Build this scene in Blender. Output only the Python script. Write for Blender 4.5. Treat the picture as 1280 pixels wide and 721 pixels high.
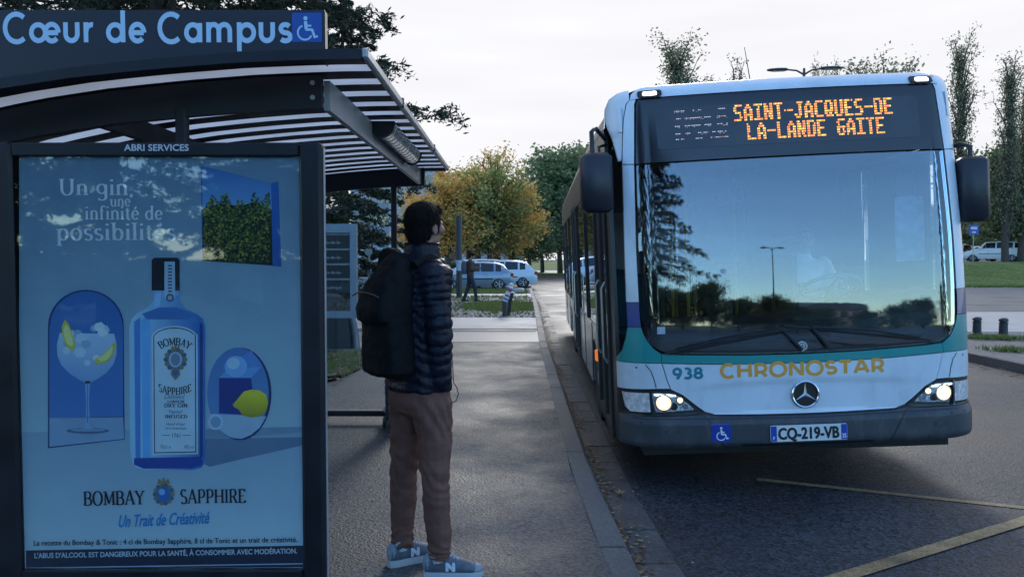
import bpy, bmesh, math, random
import numpy as np
from mathutils import Vector, Matrix, noise as mnoise
for o in list(bpy.data.objects): bpy.data.objects.remove(o)
SC = bpy.context.scene; COL = SC.collection
PI = math.pi; R_ = math.radians
random.seed(7); rng = np.random.default_rng(7)

# ------------------------------------------------------------------ camera, sky, sun, exposure
EYE = 1.52; FPX = 960.0; HZ = 323.0
PITCH = math.atan((360.5 - HZ) / FPX)
cam = bpy.data.cameras.new('camera'); cam.sensor_width = 36; cam.lens = 36 * FPX / 1280
cam.clip_start = .05; cam.clip_end = 2000
co = bpy.data.objects.new('camera', cam); COL.objects.link(co)
co.location = (0, 0, EYE); co.rotation_euler = (PI / 2 - PITCH, 0, 0); SC.camera = co

SUN_EL = R_(24); SUN_AZ = R_(10)          # azimuth to the right of straight ahead (+Y)
world = bpy.data.worlds.new('World'); SC.world = world; world.use_nodes = True
def build_world():
    nt = world.node_tree; N = nt.nodes; L = nt.links; N.clear()
    out = N.new('ShaderNodeOutputWorld'); bg = N.new('ShaderNodeBackground')
    sky = N.new('ShaderNodeTexSky'); sky.sky_type = 'NISHITA'; sky.sun_disc = False
    sky.sun_elevation = SUN_EL; sky.sun_rotation = SUN_AZ
    sky.air_density = 1.2; sky.dust_density = 0.0; sky.ozone_density = 2.5
    tc = N.new('ShaderNodeTexCoord'); sep = N.new('ShaderNodeSeparateXYZ')
    L.new(tc.outputs['Generated'], sep.inputs[0])
    nz = N.new('ShaderNodeTexNoise'); nz.inputs['Scale'].default_value = 2.2; nz.inputs['Detail'].default_value = 5
    mp = N.new('ShaderNodeMapping'); mp.inputs['Scale'].default_value = (1, 1, 3.5)
    L.new(tc.outputs['Generated'], mp.inputs[0]); L.new(mp.outputs[0], nz.inputs['Vector'])
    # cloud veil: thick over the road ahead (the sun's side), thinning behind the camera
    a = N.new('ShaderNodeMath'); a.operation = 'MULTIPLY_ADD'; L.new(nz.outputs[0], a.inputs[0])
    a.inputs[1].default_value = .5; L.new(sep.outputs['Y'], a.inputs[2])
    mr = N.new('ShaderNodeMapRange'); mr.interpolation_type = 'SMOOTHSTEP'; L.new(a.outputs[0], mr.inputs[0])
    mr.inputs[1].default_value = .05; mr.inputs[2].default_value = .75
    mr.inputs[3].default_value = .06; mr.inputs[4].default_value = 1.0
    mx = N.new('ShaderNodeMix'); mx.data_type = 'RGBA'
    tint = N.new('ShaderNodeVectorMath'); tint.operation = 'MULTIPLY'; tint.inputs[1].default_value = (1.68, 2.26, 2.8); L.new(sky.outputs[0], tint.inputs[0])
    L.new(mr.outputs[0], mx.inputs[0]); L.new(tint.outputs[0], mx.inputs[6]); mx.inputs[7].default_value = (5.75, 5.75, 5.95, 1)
    # thin grey streaks
    nz2 = N.new('ShaderNodeTexNoise'); nz2.inputs['Scale'].default_value = 3.0; nz2.inputs['Detail'].default_value = 6
    mp2 = N.new('ShaderNodeMapping'); mp2.inputs['Scale'].default_value = (1, 1, 9); L.new(tc.outputs['Generated'], mp2.inputs[0]); L.new(mp2.outputs[0], nz2.inputs['Vector'])
    mr2 = N.new('ShaderNodeMapRange'); L.new(nz2.outputs[0], mr2.inputs[0]); mr2.inputs[1].default_value = .35; mr2.inputs[2].default_value = .7
    mr2.inputs[3].default_value = 1.0; mr2.inputs[4].default_value = .93
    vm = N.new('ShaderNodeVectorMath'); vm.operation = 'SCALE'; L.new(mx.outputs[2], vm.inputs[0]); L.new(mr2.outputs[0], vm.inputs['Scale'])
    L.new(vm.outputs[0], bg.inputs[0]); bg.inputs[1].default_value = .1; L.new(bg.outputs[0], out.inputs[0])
build_world()
sun = bpy.data.lights.new('sun', 'SUN'); sun.energy = .8; sun.angle = R_(14); sun.color = (1, .985, .96)
so = bpy.data.objects.new('sun', sun); COL.objects.link(so)
sd = Vector((math.sin(SUN_AZ) * math.cos(SUN_EL), math.cos(SUN_AZ) * math.cos(SUN_EL), math.sin(SUN_EL)))
so.rotation_euler = sd.to_track_quat('Z', 'Y').to_euler(); so.location = (0, 0, 30)
SC.view_settings.view_transform = 'Standard'; SC.view_settings.look = 'None'
SC.view_settings.exposure = 0.78; SC.view_settings.gamma = 1.0
SC.cycles.use_denoising = True; SC.cycles.max_bounces = 8; SC.cycles.transparent_max_bounces = 16
SC.cycles.sample_clamp_indirect = 6

def gpt(px, py, Z=0.0):
    """ground point (at height Z) seen at a photo pixel"""
    s = (px - 640) / FPX; t = (360.5 - py) / FPX
    d = Vector((s, math.cos(PITCH) + t * math.sin(PITCH), -math.sin(PITCH) + t * math.cos(PITCH)))
    k = (Z - EYE) / d.z
    return Vector((d.x * k, d.y * k, Z))
def at(px, py, Y):
    s = (px - 640) / FPX; t = (360.5 - py) / FPX
    d = Vector((s, math.cos(PITCH) + t * math.sin(PITCH), -math.sin(PITCH) + t * math.cos(PITCH)))
    k = Y / d.y
    return Vector((d.x * k, Y, EYE + d.z * k))

# ------------------------------------------------------------------ materials
MATS = {}
def s2l(c): return tuple(((x / 255) / 12.92 if x / 255 <= .04045 else (((x / 255) + .055) / 1.055) ** 2.4) for x in c)
def mat(name, col, rough=.5, metal=0., var=.12, vscale=8., bump=0., bscale=60., spec=.5, coat=0., trans=0., island=None, detail=4, emit=None, es=1., rvar=0.):
    if name in MATS: return MATS[name]
    m = bpy.data.materials.new(name); m.use_nodes = True; MATS[name] = m
    nt = m.node_tree; N = nt.nodes; L = nt.links; b = N['Principled BSDF']
    b.inputs['Roughness'].default_value = rough; b.inputs['Metallic'].default_value = metal
    b.inputs['Specular IOR Level'].default_value = spec; b.inputs['Coat Weight'].default_value = coat; b.inputs['Coat Roughness'].default_value = .06
    b.inputs['Base Color'].default_value = (*col, 1)
    tc = N.new('ShaderNodeTexCoord')
    if var > 0 or rvar > 0:
        n = N.new('ShaderNodeTexNoise'); n.inputs['Scale'].default_value = vscale; n.inputs['Detail'].default_value = detail
        L.new(tc.outputs['Object'], n.inputs['Vector'])
    if var > 0:
        r = N.new('ShaderNodeMapRange'); L.new(n.outputs[0], r.inputs[0]); r.inputs[1].default_value = .25; r.inputs[2].default_value = .75
        r.inputs[3].default_value = 1 - var; r.inputs[4].default_value = 1 + var
        v = N.new('ShaderNodeVectorMath'); v.operation = 'SCALE'; v.inputs[0].default_value = col; L.new(r.outputs[0], v.inputs['Scale'])
        L.new(v.outputs[0], b.inputs['Base Color'])
    if rvar > 0:
        r = N.new('ShaderNodeMapRange'); L.new(n.outputs[0], r.inputs[0]); r.inputs[1].default_value = .3; r.inputs[2].default_value = .7
        r.inputs[3].default_value = rough - rvar; r.inputs[4].default_value = rough + rvar; L.new(r.outputs[0], b.inputs['Roughness'])
    if island:
        g = N.new('ShaderNodeNewGeometry'); cr = N.new('ShaderNodeValToRGB'); L.new(g.outputs['Random Per Island'], cr.inputs[0])
        e = cr.color_ramp.elements
        while len(e) < len(island): e.new(.5)
        for k, c in enumerate(island): e[k].position = k / max(1, len(island) - 1); e[k].color = (*c, 1)
        L.new(cr.outputs[0], b.inputs['Base Color'])
    if bump > 0:
        n2 = N.new('ShaderNodeTexNoise'); n2.inputs['Scale'].default_value = bscale; n2.inputs['Detail'].default_value = 4; L.new(tc.outputs['Object'], n2.inputs['Vector'])
        bp = N.new('ShaderNodeBump'); bp.inputs['Strength'].default_value = min(1, bump); bp.inputs['Distance'].default_value = .01
        L.new(n2.outputs[0], bp.inputs['Height']); L.new(bp.outputs[0], b.inputs['Normal'])
    if trans > 0:
        t = N.new('ShaderNodeBsdfTranslucent'); mx = N.new('ShaderNodeMixShader'); mx.inputs[0].default_value = trans
        src = b.inputs['Base Color'].links[0].from_socket if b.inputs['Base Color'].links else None
        if src: L.new(src, t.inputs[0])
        else: t.inputs[0].default_value = (*col, 1)
        L.new(b.outputs[0], mx.inputs[1]); L.new(t.outputs[0], mx.inputs[2]); L.new(mx.outputs[0], N['Material Output'].inputs[0])
    if emit: b.inputs['Emission Color'].default_value = (*emit, 1); b.inputs['Emission Strength'].default_value = es
    return m
def glass(name, tint, refl=.0, ior=1.5, k=1.0, rough=.02):
    """thin pane: clear transmission with a tint, mirror reflection by Fresnel"""
    if name in MATS: return MATS[name]
    m = bpy.data.materials.new(name); m.use_nodes = True; MATS[name] = m
    nt = m.node_tree; N = nt.nodes; L = nt.links; N.remove(N['Principled BSDF'])
    t = N.new('ShaderNodeBsdfTransparent'); t.inputs[0].default_value = (*tint, 1)
    g = N.new('ShaderNodeBsdfGlossy'); g.inputs['Roughness'].default_value = rough; g.inputs[0].default_value = (.95, .98, 1, 1)
    f = N.new('ShaderNodeFresnel'); f.inputs[0].default_value = ior
    a = N.new('ShaderNodeMath'); a.operation = 'MULTIPLY_ADD'; a.use_clamp = True; L.new(f.outputs[0], a.inputs[0]); a.inputs[1].default_value = k; a.inputs[2].default_value = refl
    mx = N.new('ShaderNodeMixShader'); L.new(a.outputs[0], mx.inputs[0]); L.new(t.outputs[0], mx.inputs[1]); L.new(g.outputs[0], mx.inputs[2])
    L.new(mx.outputs[0], N['Material Output'].inputs[0]); return m
def emi(name, col, s):
    if name in MATS: return MATS[name]
    m = bpy.data.materials.new(name); m.use_nodes = True; MATS[name] = m
    b = m.node_tree.nodes['Principled BSDF']; b.inputs['Base Color'].default_value = (*col, 1)
    b.inputs['Emission Color'].default_value = (*col, 1); b.inputs['Emission Strength'].default_value = s; return m

def ground_mat(name, cols, scale, fine=300., fs=.35, rough=.7, bump=.5, rv=.12, stretch=None, spec=.5):
    """mottled ground: large stains between cols, fine aggregate grain, uneven gloss"""
    m = bpy.data.materials.new(name); m.use_nodes = True; MATS[name] = m
    nt = m.node_tree; N = nt.nodes; L = nt.links; b = N['Principled BSDF']
    tc = N.new('ShaderNodeTexCoord'); mp = N.new('ShaderNodeMapping'); L.new(tc.outputs['Object'], mp.inputs[0])
    if stretch: mp.inputs['Scale'].default_value = stretch
    n = N.new('ShaderNodeTexNoise'); n.inputs['Scale'].default_value = scale; n.inputs['Detail'].default_value = 6; n.inputs['Roughness'].default_value = .6
    L.new(mp.outputs[0], n.inputs['Vector'])
    cr = N.new('ShaderNodeValToRGB'); L.new(n.outputs[0], cr.inputs[0]); e = cr.color_ramp.elements
    while len(e) < len(cols): e.new(.5)
    for k, c in enumerate(cols): e[k].position = .3 + .4 * k / max(1, len(cols) - 1); e[k].color = (*c, 1)
    f = N.new('ShaderNodeTexNoise'); f.inputs['Scale'].default_value = fine; f.inputs['Detail'].default_value = 3; L.new(tc.outputs['Object'], f.inputs['Vector'])
    v = N.new('ShaderNodeTexVoronoi'); v.inputs['Scale'].default_value = fine * .45; L.new(tc.outputs['Object'], v.inputs['Vector'])
    r = N.new('ShaderNodeMapRange'); L.new(v.outputs['Color'], r.inputs[0]); r.inputs[3].default_value = 1 - fs; r.inputs[4].default_value = 1 + fs
    vm = N.new('ShaderNodeVectorMath'); vm.operation = 'SCALE'; L.new(cr.outputs[0], vm.inputs[0]); L.new(r.outputs[0], vm.inputs['Scale'])
    L.new(vm.outputs[0], b.inputs['Base Color'])
    rr = N.new('ShaderNodeMapRange'); L.new(n.outputs[0], rr.inputs[0]); rr.inputs[1].default_value = .3; rr.inputs[2].default_value = .7
    rr.inputs[3].default_value = rough - rv; rr.inputs[4].default_value = rough + rv; L.new(rr.outputs[0], b.inputs['Roughness'])
    b.inputs['Specular IOR Level'].default_value = spec
    ad = N.new('ShaderNodeMath'); ad.operation = 'ADD'; L.new(v.outputs['Distance'], ad.inputs[0]); L.new(f.outputs[0], ad.inputs[1])
    bp = N.new('ShaderNodeBump'); bp.inputs['Strength'].default_value = bump; bp.inputs['Distance'].default_value = .006
    L.new(ad.outputs[0], bp.inputs['Height']); L.new(bp.outputs[0], b.inputs['Normal'])
    return m

# ------------------------------------------------------------------ object helpers
def tag(o, label=None, cat=None, group=None, kind=None):
    if label: o['label'] = label
    if cat: o['category'] = cat
    if group: o['group'] = group
    if kind: o['kind'] = kind
    return o
def thing(name, label, cat, loc=(0, 0, 0), rotz=0., group=None, M=None):
    o = bpy.data.objects.new(name, None); COL.objects.link(o); o.empty_display_size = .2
    if M is not None: o.matrix_world = M
    else: o.location = loc; o.rotation_euler = (0, 0, rotz)
    return tag(o, label, cat, group)
def link(name, me, m, parent=None, kind=None, smooth=None):
    if m is not None and len(me.materials) == 0:
        for q in (m if isinstance(m, (list, tuple)) else [m]): me.materials.append(q)
    if smooth is not None:
        me.polygons.foreach_set('use_smooth', [True] * len(me.polygons)); me.set_sharp_from_angle(angle=R_(smooth))
    o = bpy.data.objects.new(name, me); COL.objects.link(o)
    if parent is not None: o.parent = parent
    if kind: o['kind'] = kind
    return o
def copytree(o, parent=None, label=None, loc=None, rotz=None, scale=None):
    c = o.copy(); COL.objects.link(c)
    if parent is not None: c.parent = parent
    if label: c['label'] = label
    if loc is not None: c.location = loc
    if rotz is not None: c.rotation_euler = (0, 0, rotz)
    if scale is not None: c.scale = (scale,) * 3 if not isinstance(scale, tuple) else scale
    for ch in list(o.children): copytree(ch, c)
    return c
class MB:
    def __init__(s): s.v = []; s.f = []; s.mi = []; s.cur = 0
    def add(s, vs, fs):
        n = len(s.v); s.v += [tuple(p) for p in vs]; s.f += [tuple(i + n for i in f) for f in fs]; s.mi += [s.cur] * len(fs)
        return s
    def box(s, c, d, rot=None, bev=0.):
        hx, hy, hz = d[0] / 2, d[1] / 2, d[2] / 2; c = Vector(c)
        if bev > 0:
            b = min(bev, hx * .9, hy * .9, hz * .9); pts = []
            for (ix, iy) in ((-1, -1), (1, -1), (1, 1), (-1, 1)):
                pts += [(ix * (hx - b), iy * hy), (ix * hx, iy * (hy - b))] if ix * iy < 0 else [(ix * hx, iy * (hy - b)), (ix * (hx - b), iy * hy)]
            pts = sorted(pts, key=lambda p: math.atan2(p[1] / hy, p[0] / hx))
            sm = [(p[0] * (hx - b) / hx, p[1] * (hy - b) / hy) for p in pts]
            rings = [[Vector((x, y, -hz)) for x, y in sm], [Vector((x, y, -hz + b)) for x, y in pts], [Vector((x, y, hz - b)) for x, y in pts], [Vector((x, y, hz)) for x, y in sm]]
            vs = [(rot @ p if rot else p) + c for r in rings for p in r]; fs = [tuple(range(7, -1, -1)), tuple(range(24, 32))]
            for k in range(3):
                for i in range(8): j = (i + 1) % 8; fs.append((k * 8 + i, k * 8 + j, k * 8 + 8 + j, k * 8 + 8 + i))
            return s.add(vs, fs)
        vs = [Vector((x * hx, y * hy, z * hz)) for x in (-1, 1) for y in (-1, 1) for z in (-1, 1)]
        vs = [(rot @ p if rot else p) + c for p in vs]
        return s.add(vs, [(0, 1, 3, 2), (4, 6, 7, 5), (0, 4, 5, 1), (2, 3, 7, 6), (0, 2, 6, 4), (1, 5, 7, 3)])
    def tube(s, pts, r, n=8, cap=True):
        pts = [Vector(p) for p in pts]; rs = r if isinstance(r, (list, tuple)) else [r] * len(pts)
        prev = None; rings = []
        for i, p in enumerate(pts):
            t = (pts[min(i + 1, len(pts) - 1)] - pts[max(i - 1, 0)]).normalized()
            if prev is None: a = t.orthogonal().normalized()
            else: a = (prev - t * prev.dot(t)).normalized()
            prev = a; b = t.cross(a)
            rr = rs[i]; rx, ry = rr if isinstance(rr, tuple) else (rr, rr)
            rings.append([p + a * (rx * math.cos(2 * PI * k / n)) + b * (ry * math.sin(2 * PI * k / n)) for k in range(n)])
        fs = []
        for i in range(len(pts) - 1):
            for k in range(n): j = (k + 1) % n; fs.append((i * n + k, i * n + j, (i + 1) * n + j, (i + 1) * n + k))
        if cap: fs += [tuple(range(n - 1, -1, -1)), tuple(range((len(pts) - 1) * n, len(pts) * n))]
        return s.add([p for r_ in rings for p in r_], fs)
    def loft(s, rings, cap=True, closed=True):
        n = len(rings[0]); fs = []
        for i in range(len(rings) - 1):
            for k in range(n if closed else n - 1): j = (k + 1) % n; fs.append((i * n + k, i * n + j, (i + 1) * n + j, (i + 1) * n + k))
        if cap: fs += [tuple(range(n - 1, -1, -1)), tuple(range((len(rings) - 1) * n, len(rings) * n))]
        return s.add([p for r_ in rings for p in r_], fs)
    def ell(s, c, r, rot=None, nu=14, nv=9):
        c = Vector(c); rings = []
        for i in range(1, nv):
            a = PI * i / nv
            rings.append([Vector((r[0] * math.sin(a) * math.cos(2 * PI * k / nu), r[1] * math.sin(a) * math.sin(2 * PI * k / nu), r[2] * math.cos(a))) for k in range(nu)])
        vs = [Vector((0, 0, r[2]))] + [p for q in rings for p in q] + [Vector((0, 0, -r[2]))]
        vs = [(rot @ p if rot else p) + c for p in vs]; fs = []
        for k in range(nu): fs.append((0, 1 + k, 1 + (k + 1) % nu))
        for i in range(nv - 2):
            for k in range(nu): j = (k + 1) % nu; fs.append((1 + i * nu + k, 1 + (i + 1) * nu + k, 1 + (i + 1) * nu + j, 1 + i * nu + j))
        e = len(vs) - 1; b = 1 + (nv - 2) * nu
        for k in range(nu): fs.append((e, b + (k + 1) % nu, b + k))
        return s.add(vs, fs)
    def prism(s, poly, a, b, axis='y'):
        """polygon in the other two axes, extruded from a to b"""
        def P(p, t): return {'y': (p[0], t, p[1]), 'x': (t, p[0], p[1]), 'z': (p[0], p[1], t)}[axis]
        n = len(poly); vs = [P(p, a) for p in poly] + [P(p, b) for p in poly]
        fs = [tuple(range(n)), tuple(range(2 * n - 1, n - 1, -1))] + [(i, (i + 1) % n, n + (i + 1) % n, n + i) for i in range(n)]
        return s.add(vs, fs)
    def disc(s, c, r, axis='y', d=.01, n=20):
        poly = [(c[0] + r * math.cos(2 * PI * k / n), c[1] + r * math.sin(2 * PI * k / n)) for k in range(n)]
        return s.prism(poly, c[2], c[2] + d, axis)
    def me(s, name='m', recalc=True):
        m = bpy.data.meshes.new(name); m.from_pydata(s.v, [], s.f)
        if any(s.mi): m.polygons.foreach_set('material_index', s.mi)
        if recalc:
            bm = bmesh.new(); bm.from_mesh(m); bmesh.ops.recalc_face_normals(bm, faces=bm.faces); bm.to_mesh(m); bm.free()
        m.update(); return m
    def build(s, name, m, parent=None, kind=None, smooth=None):
        return link(name, s.me(name), m, parent, kind, smooth)
def voxel(mb, size, smooth=3):
    """one continuous skin round overlapping solids"""
    o = bpy.data.objects.new('tmp', mb.me('tmp')); COL.objects.link(o)
    r = o.modifiers.new('r', 'REMESH'); r.mode = 'VOXEL'; r.voxel_size = size
    if smooth: q = o.modifiers.new('s', 'SMOOTH'); q.factor = .6; q.iterations = smooth
    dg = bpy.context.evaluated_depsgraph_get(); me = bpy.data.meshes.new_from_object(o.evaluated_get(dg))
    old = o.data; bpy.data.objects.remove(o); bpy.data.meshes.remove(old); return me
def displace(me, fn):
    me.update(); ns = [v.normal.copy() for v in me.vertices]
    for v, n in zip(me.vertices, ns): v.co = v.co + n * fn(v.co)
    me.update()

# ---- lettering
_TC = {}
def glyphs(body, shear=0.):
    k = (body, shear)
    if k not in _TC:
        c = bpy.data.curves.new('t', 'FONT'); c.body = body; c.size = 1; c.shear = shear; c.resolution_u = 3
        o = bpy.data.objects.new('t', c); COL.objects.link(o)
        dg = bpy.context.evaluated_depsgraph_get(); me = bpy.data.meshes.new_from_object(o.evaluated_get(dg))
        vs = [(v.co.x, v.co.y) for v in me.vertices]; fs = [tuple(p.vertices) for p in me.polygons]
        bpy.data.objects.remove(o); bpy.data.curves.remove(c); bpy.data.meshes.remove(me); _TC[k] = (vs, fs)
    return _TC[k]
def text(name, body, x0, x1, z0, h, fmap, m, parent, bold=0., shear=0., curve=None, stuff=False):
    """lettering between x0 and x1 with capitals h high, baseline z0; fmap(x,z,lift) gives the surface point"""
    vs, fs = glyphs(body, shear) if not callable(body) else body()
    xs = [v[0] for v in vs]; a, b = min(xs), max(xs)
    sx = (x1 - x0 - 2 * bold) / (b - a); sy = h / .70
    mb = MB(); shifts = [(0, 0)] if bold <= 0 else [(bold * math.cos(t), bold * math.sin(t)) for t in [PI * k / 4 for k in range(8)]]
    for i, (dx, dz) in enumerate(shifts):
        pts = []
        for q in vs:
            u = x0 + bold + (q[0] - a) * sx + dx; w = z0 + q[1] * sy + dz
            if curve: u, w = curve(u, w)
            pts.append(fmap(u, w, .0006 + i * .00005 + (q[2] if len(q) > 2 else 0)))
        mb.add(pts, fs)
    return link(name, mb.me(name, False), m, parent)
# ---- own serif alphabet (broad-pen strokes with serifs)
def _arc(cx, cy, rx, ry, a0, a1, n=12): return [(cx + rx * math.cos(R_(a0 + (a1 - a0) * k / n)), cy + ry * math.sin(R_(a0 + (a1 - a0) * k / n))) for k in range(n + 1)]
X = .46
SER = {
 'B': (.62, [[(.12, 0), (.12, .7)], [(.12, .7)] + _arc(.3, .53, .2, .17, 90, -90) + [(.12, .36)], [(.12, .36)] + _arc(.32, .18, .23, .18, 90, -90) + [(.12, 0)]], [(.12, 0), (.12, .7)]),
 'O': (.74, [_arc(.37, .35, .3, .36, 0, 360, 24)], []),
 'M': (.86, [[(.14, 0), (.16, .7)], [(.16, .7), (.42, .08)], [(.42, .08), (.70, .7)], [(.70, .7), (.73, 0)]], [(.14, 0), (.73, 0), (.12, .7), (.74, .7)]),
 'A': (.72, [[(.08, 0), (.36, .72)], [(.36, .72), (.63, 0)], [(.18, .24), (.53, .24)]], [(.08, 0), (.63, 0)]),
 'Y': (.66, [[(.06, .7), (.33, .34)], [(.6, .7), (.33, .34)], [(.33, .34), (.33, 0)]], [(.08, .7), (.58, .7), (.33, 0)]),
 'S': (.54, [_arc(.28, .53, .18, .18, 30, 270, 10)[:-1] + _arc(.28, .17, .2, .18, 90, -150, 10)], []),
 'P': (.6, [[(.14, 0), (.14, .7)], [(.14, .7)] + _arc(.32, .5, .2, .2, 90, -90) + [(.14, .3)]], [(.14, 0), (.14, .7)]),
 'H': (.76, [[(.14, 0), (.14, .7)], [(.62, 0), (.62, .7)], [(.14, .36), (.62, .36)]], [(.14, 0), (.14, .7), (.62, 0), (.62, .7)]),
 'I': (.3, [[(.15, 0), (.15, .7)]], [(.15, 0), (.15, .7)]),
 'R': (.66, [[(.14, 0), (.14, .7)], [(.14, .7)] + _arc(.32, .52, .19, .18, 90, -90) + [(.14, .34)], [(.34, .34), (.58, 0)]], [(.14, 0), (.14, .7), (.58, 0)]),
 'E': (.58, [[(.14, 0), (.14, .7)], [(.14, .69), (.5, .69)], [(.14, .36), (.42, .36)], [(.14, .01), (.52, .01)], [(.5, .69), (.5, .58)], [(.52, .01), (.52, .13)]], [(.14, 0), (.14, .7)]),
 'U': (.72, [[(.13, .7), (.13, .25)] + _arc(.36, .25, .23, .25, 180, 360) + [(.59, .7)]], [(.13, .7), (.59, .7)]),
 'D': (.7, [[(.14, 0), (.14, .7)], [(.14, .7)] + _arc(.3, .35, .32, .35, 90, -90) + [(.14, 0)]], [(.14, 0), (.14, .7)]),
 'N': (.76, [[(.14, 0), (.14, .7)], [(.14, .7), (.62, 0)], [(.62, 0), (.62, .7)]], [(.14, 0), (.14, .7), (.62, .7)]),
 'G': (.7, [_arc(.38, .35, .3, .36, 40, 320, 18), [(.61, .12), (.61, .32)]], [(.6, .32)]),
 'F': (.54, [[(.14, 0), (.14, .7)], [(.14, .69), (.5, .69)], [(.14, .36), (.4, .36)]], [(.14, 0), (.14, .7)]),
 'L': (.54, [[(.14, 0), (.14, .7)], [(.14, .01), (.5, .01)], [(.5, .01), (.5, .12)]], [(.14, 0), (.14, .7)]),
 'n': (.56, [[(.12, 0), (.12, X)], [(.12, .32)] + _arc(.28, .3, .16, .17, 170, 0) + [(.44, 0)]], [(.12, 0), (.44, 0)]),
 'u': (.56, [[(.12, X), (.12, .16)] + _arc(.28, .16, .16, .16, 180, 330), [(.44, X), (.44, 0)]], [(.1, X), (.44, 0)]),
 'i': (.26, [[(.13, 0), (.13, X)], [(.13, .6), (.13, .68)]], [(.13, 0)]),
 'g': (.54, [_arc(.26, .27, .19, .2, 0, 360, 20), [(.44, X), (.44, -.08)] + _arc(.26, -.08, .18, .14, 0, -150)], []),
 'e': (.5, [[(.08, .25), (.42, .25)], _arc(.25, .24, .18, .23, 5, 320, 16)], []),
 'f': (.34, [[(.14, 0), (.14, .56)] + _arc(.26, .56, .12, .15, 180, 40), [(.03, X), (.27, X)]], [(.14, 0)]),
 't': (.34, [[(.15, .6), (.15, .12)] + _arc(.25, .12, .1, .12, 180, 310), [(.03, X), (.28, X)]], []),
 'd': (.56, [_arc(.26, .23, .18, .23, 0, 360, 20), [(.44, 0), (.44, .72)]], [(.44, .72), (.46, 0)]),
 'p': (.56, [_arc(.3, .23, .18, .23, 0, 360, 20), [(.12, X), (.12, -.24)]], [(.12, -.24), (.1, X)]),
 'b': (.56, [_arc(.3, .23, .18, .23, 0, 360, 20), [(.12, 0), (.12, .72)]], [(.1, .72)]),
 'o': (.54, [_arc(.27, .23, .2, .24, 0, 360, 20)], []),
 's': (.42, [_arc(.21, .35, .13, .11, 30, 270, 8)[:-1] + _arc(.21, .11, .15, .12, 90, -150, 8)], []),
 'l': (.26, [[(.13, 0), (.13, .72)]], [(.13, 0), (.11, .72)]),
 'a': (.5, [_arc(.22, .14, .14, .13, 0, 360, 14), [(.38, 0), (.38, .32)] + _arc(.24, .32, .14, .14, 0, 150)], [(.4, 0)]),
 'r': (.38, [[(.12, 0), (.12, X)], [(.12, .3)] + _arc(.26, .32, .12, .13, 160, 50)], [(.12, 0)]),
 'v': (.5, [[(.06, X), (.25, 0)], [(.25, 0), (.45, X)]], [(.06, X), (.45, X)]),
 'c': (.46, [_arc(.25, .23, .18, .23, 50, 310, 14)], []),
 'm': (.82, [[(.12, 0), (.12, X)], [(.12, .32)] + _arc(.26, .3, .13, .16, 170, 0) + [(.39, 0)], [(.39, .32)] + _arc(.54, .3, .13, .16, 170, 0) + [(.68, 0)]], [(.12, 0), (.39, 0), (.68, 0)]),
 'y': (.5, [[(.06, X), (.26, .02)], [(.45, X), (.2, -.2)]], [(.06, X), (.45, X)]),
 ',': (.22, [[(.12, .04), (.07, -.1)]], []), '.': (.22, [[(.08, .03), (.15, .03)]], []), ' ': (.26, [], []),
}
SER['é'] = (.5, SER['e'][1] + [[(.22, .55), (.32, .68)]], [])
def serif(body, thick=.13, thin=.045, gap=.04):
    def f():
        vs, fs, x, k = [], [], 0., 0
        for ch in body:
            w, strokes, sers = SER[ch]
            for st in strokes:
                n0 = len(vs); k = (k + 1) % 9
                for i, p in enumerate(st):
                    a = st[max(0, i - 1)]; b = st[min(len(st) - 1, i + 1)]
                    dx, dy = b[0] - a[0], b[1] - a[1]; l = math.hypot(dx, dy) or 1
                    wd = (thin + (thick - thin) * abs(dy / l) ** 1.3) / 2
                    if ch in 'AMNY' and dx * dy > 0: wd *= .6
                    nx, ny = -dy / l * wd, dx / l * wd
                    vs += [(x + p[0] + nx, p[1] + ny, k * .00003), (x + p[0] - nx, p[1] - ny, k * .00003)]
                fs += [(n0 + 2 * i, n0 + 2 * i + 1, n0 + 2 * i + 3, n0 + 2 * i + 2) for i in range(len(st) - 1)]
            for (sx, sy) in sers:
                n0 = len(vs); k = (k + 1) % 9; d = thin * .9; y0, y1 = (sy, sy + d) if sy <= 0 else (sy - d, sy)
                hw = thick / 2 + .05
                vs += [(x + sx - hw, y0, k * .00003), (x + sx + hw, y0, k * .00003), (x + sx + hw, y1, k * .00003), (x + sx - hw, y1, k * .00003)]; fs.append((n0, n0 + 1, n0 + 2, n0 + 3))
            x += w + gap
        return vs, fs
    return f

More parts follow.
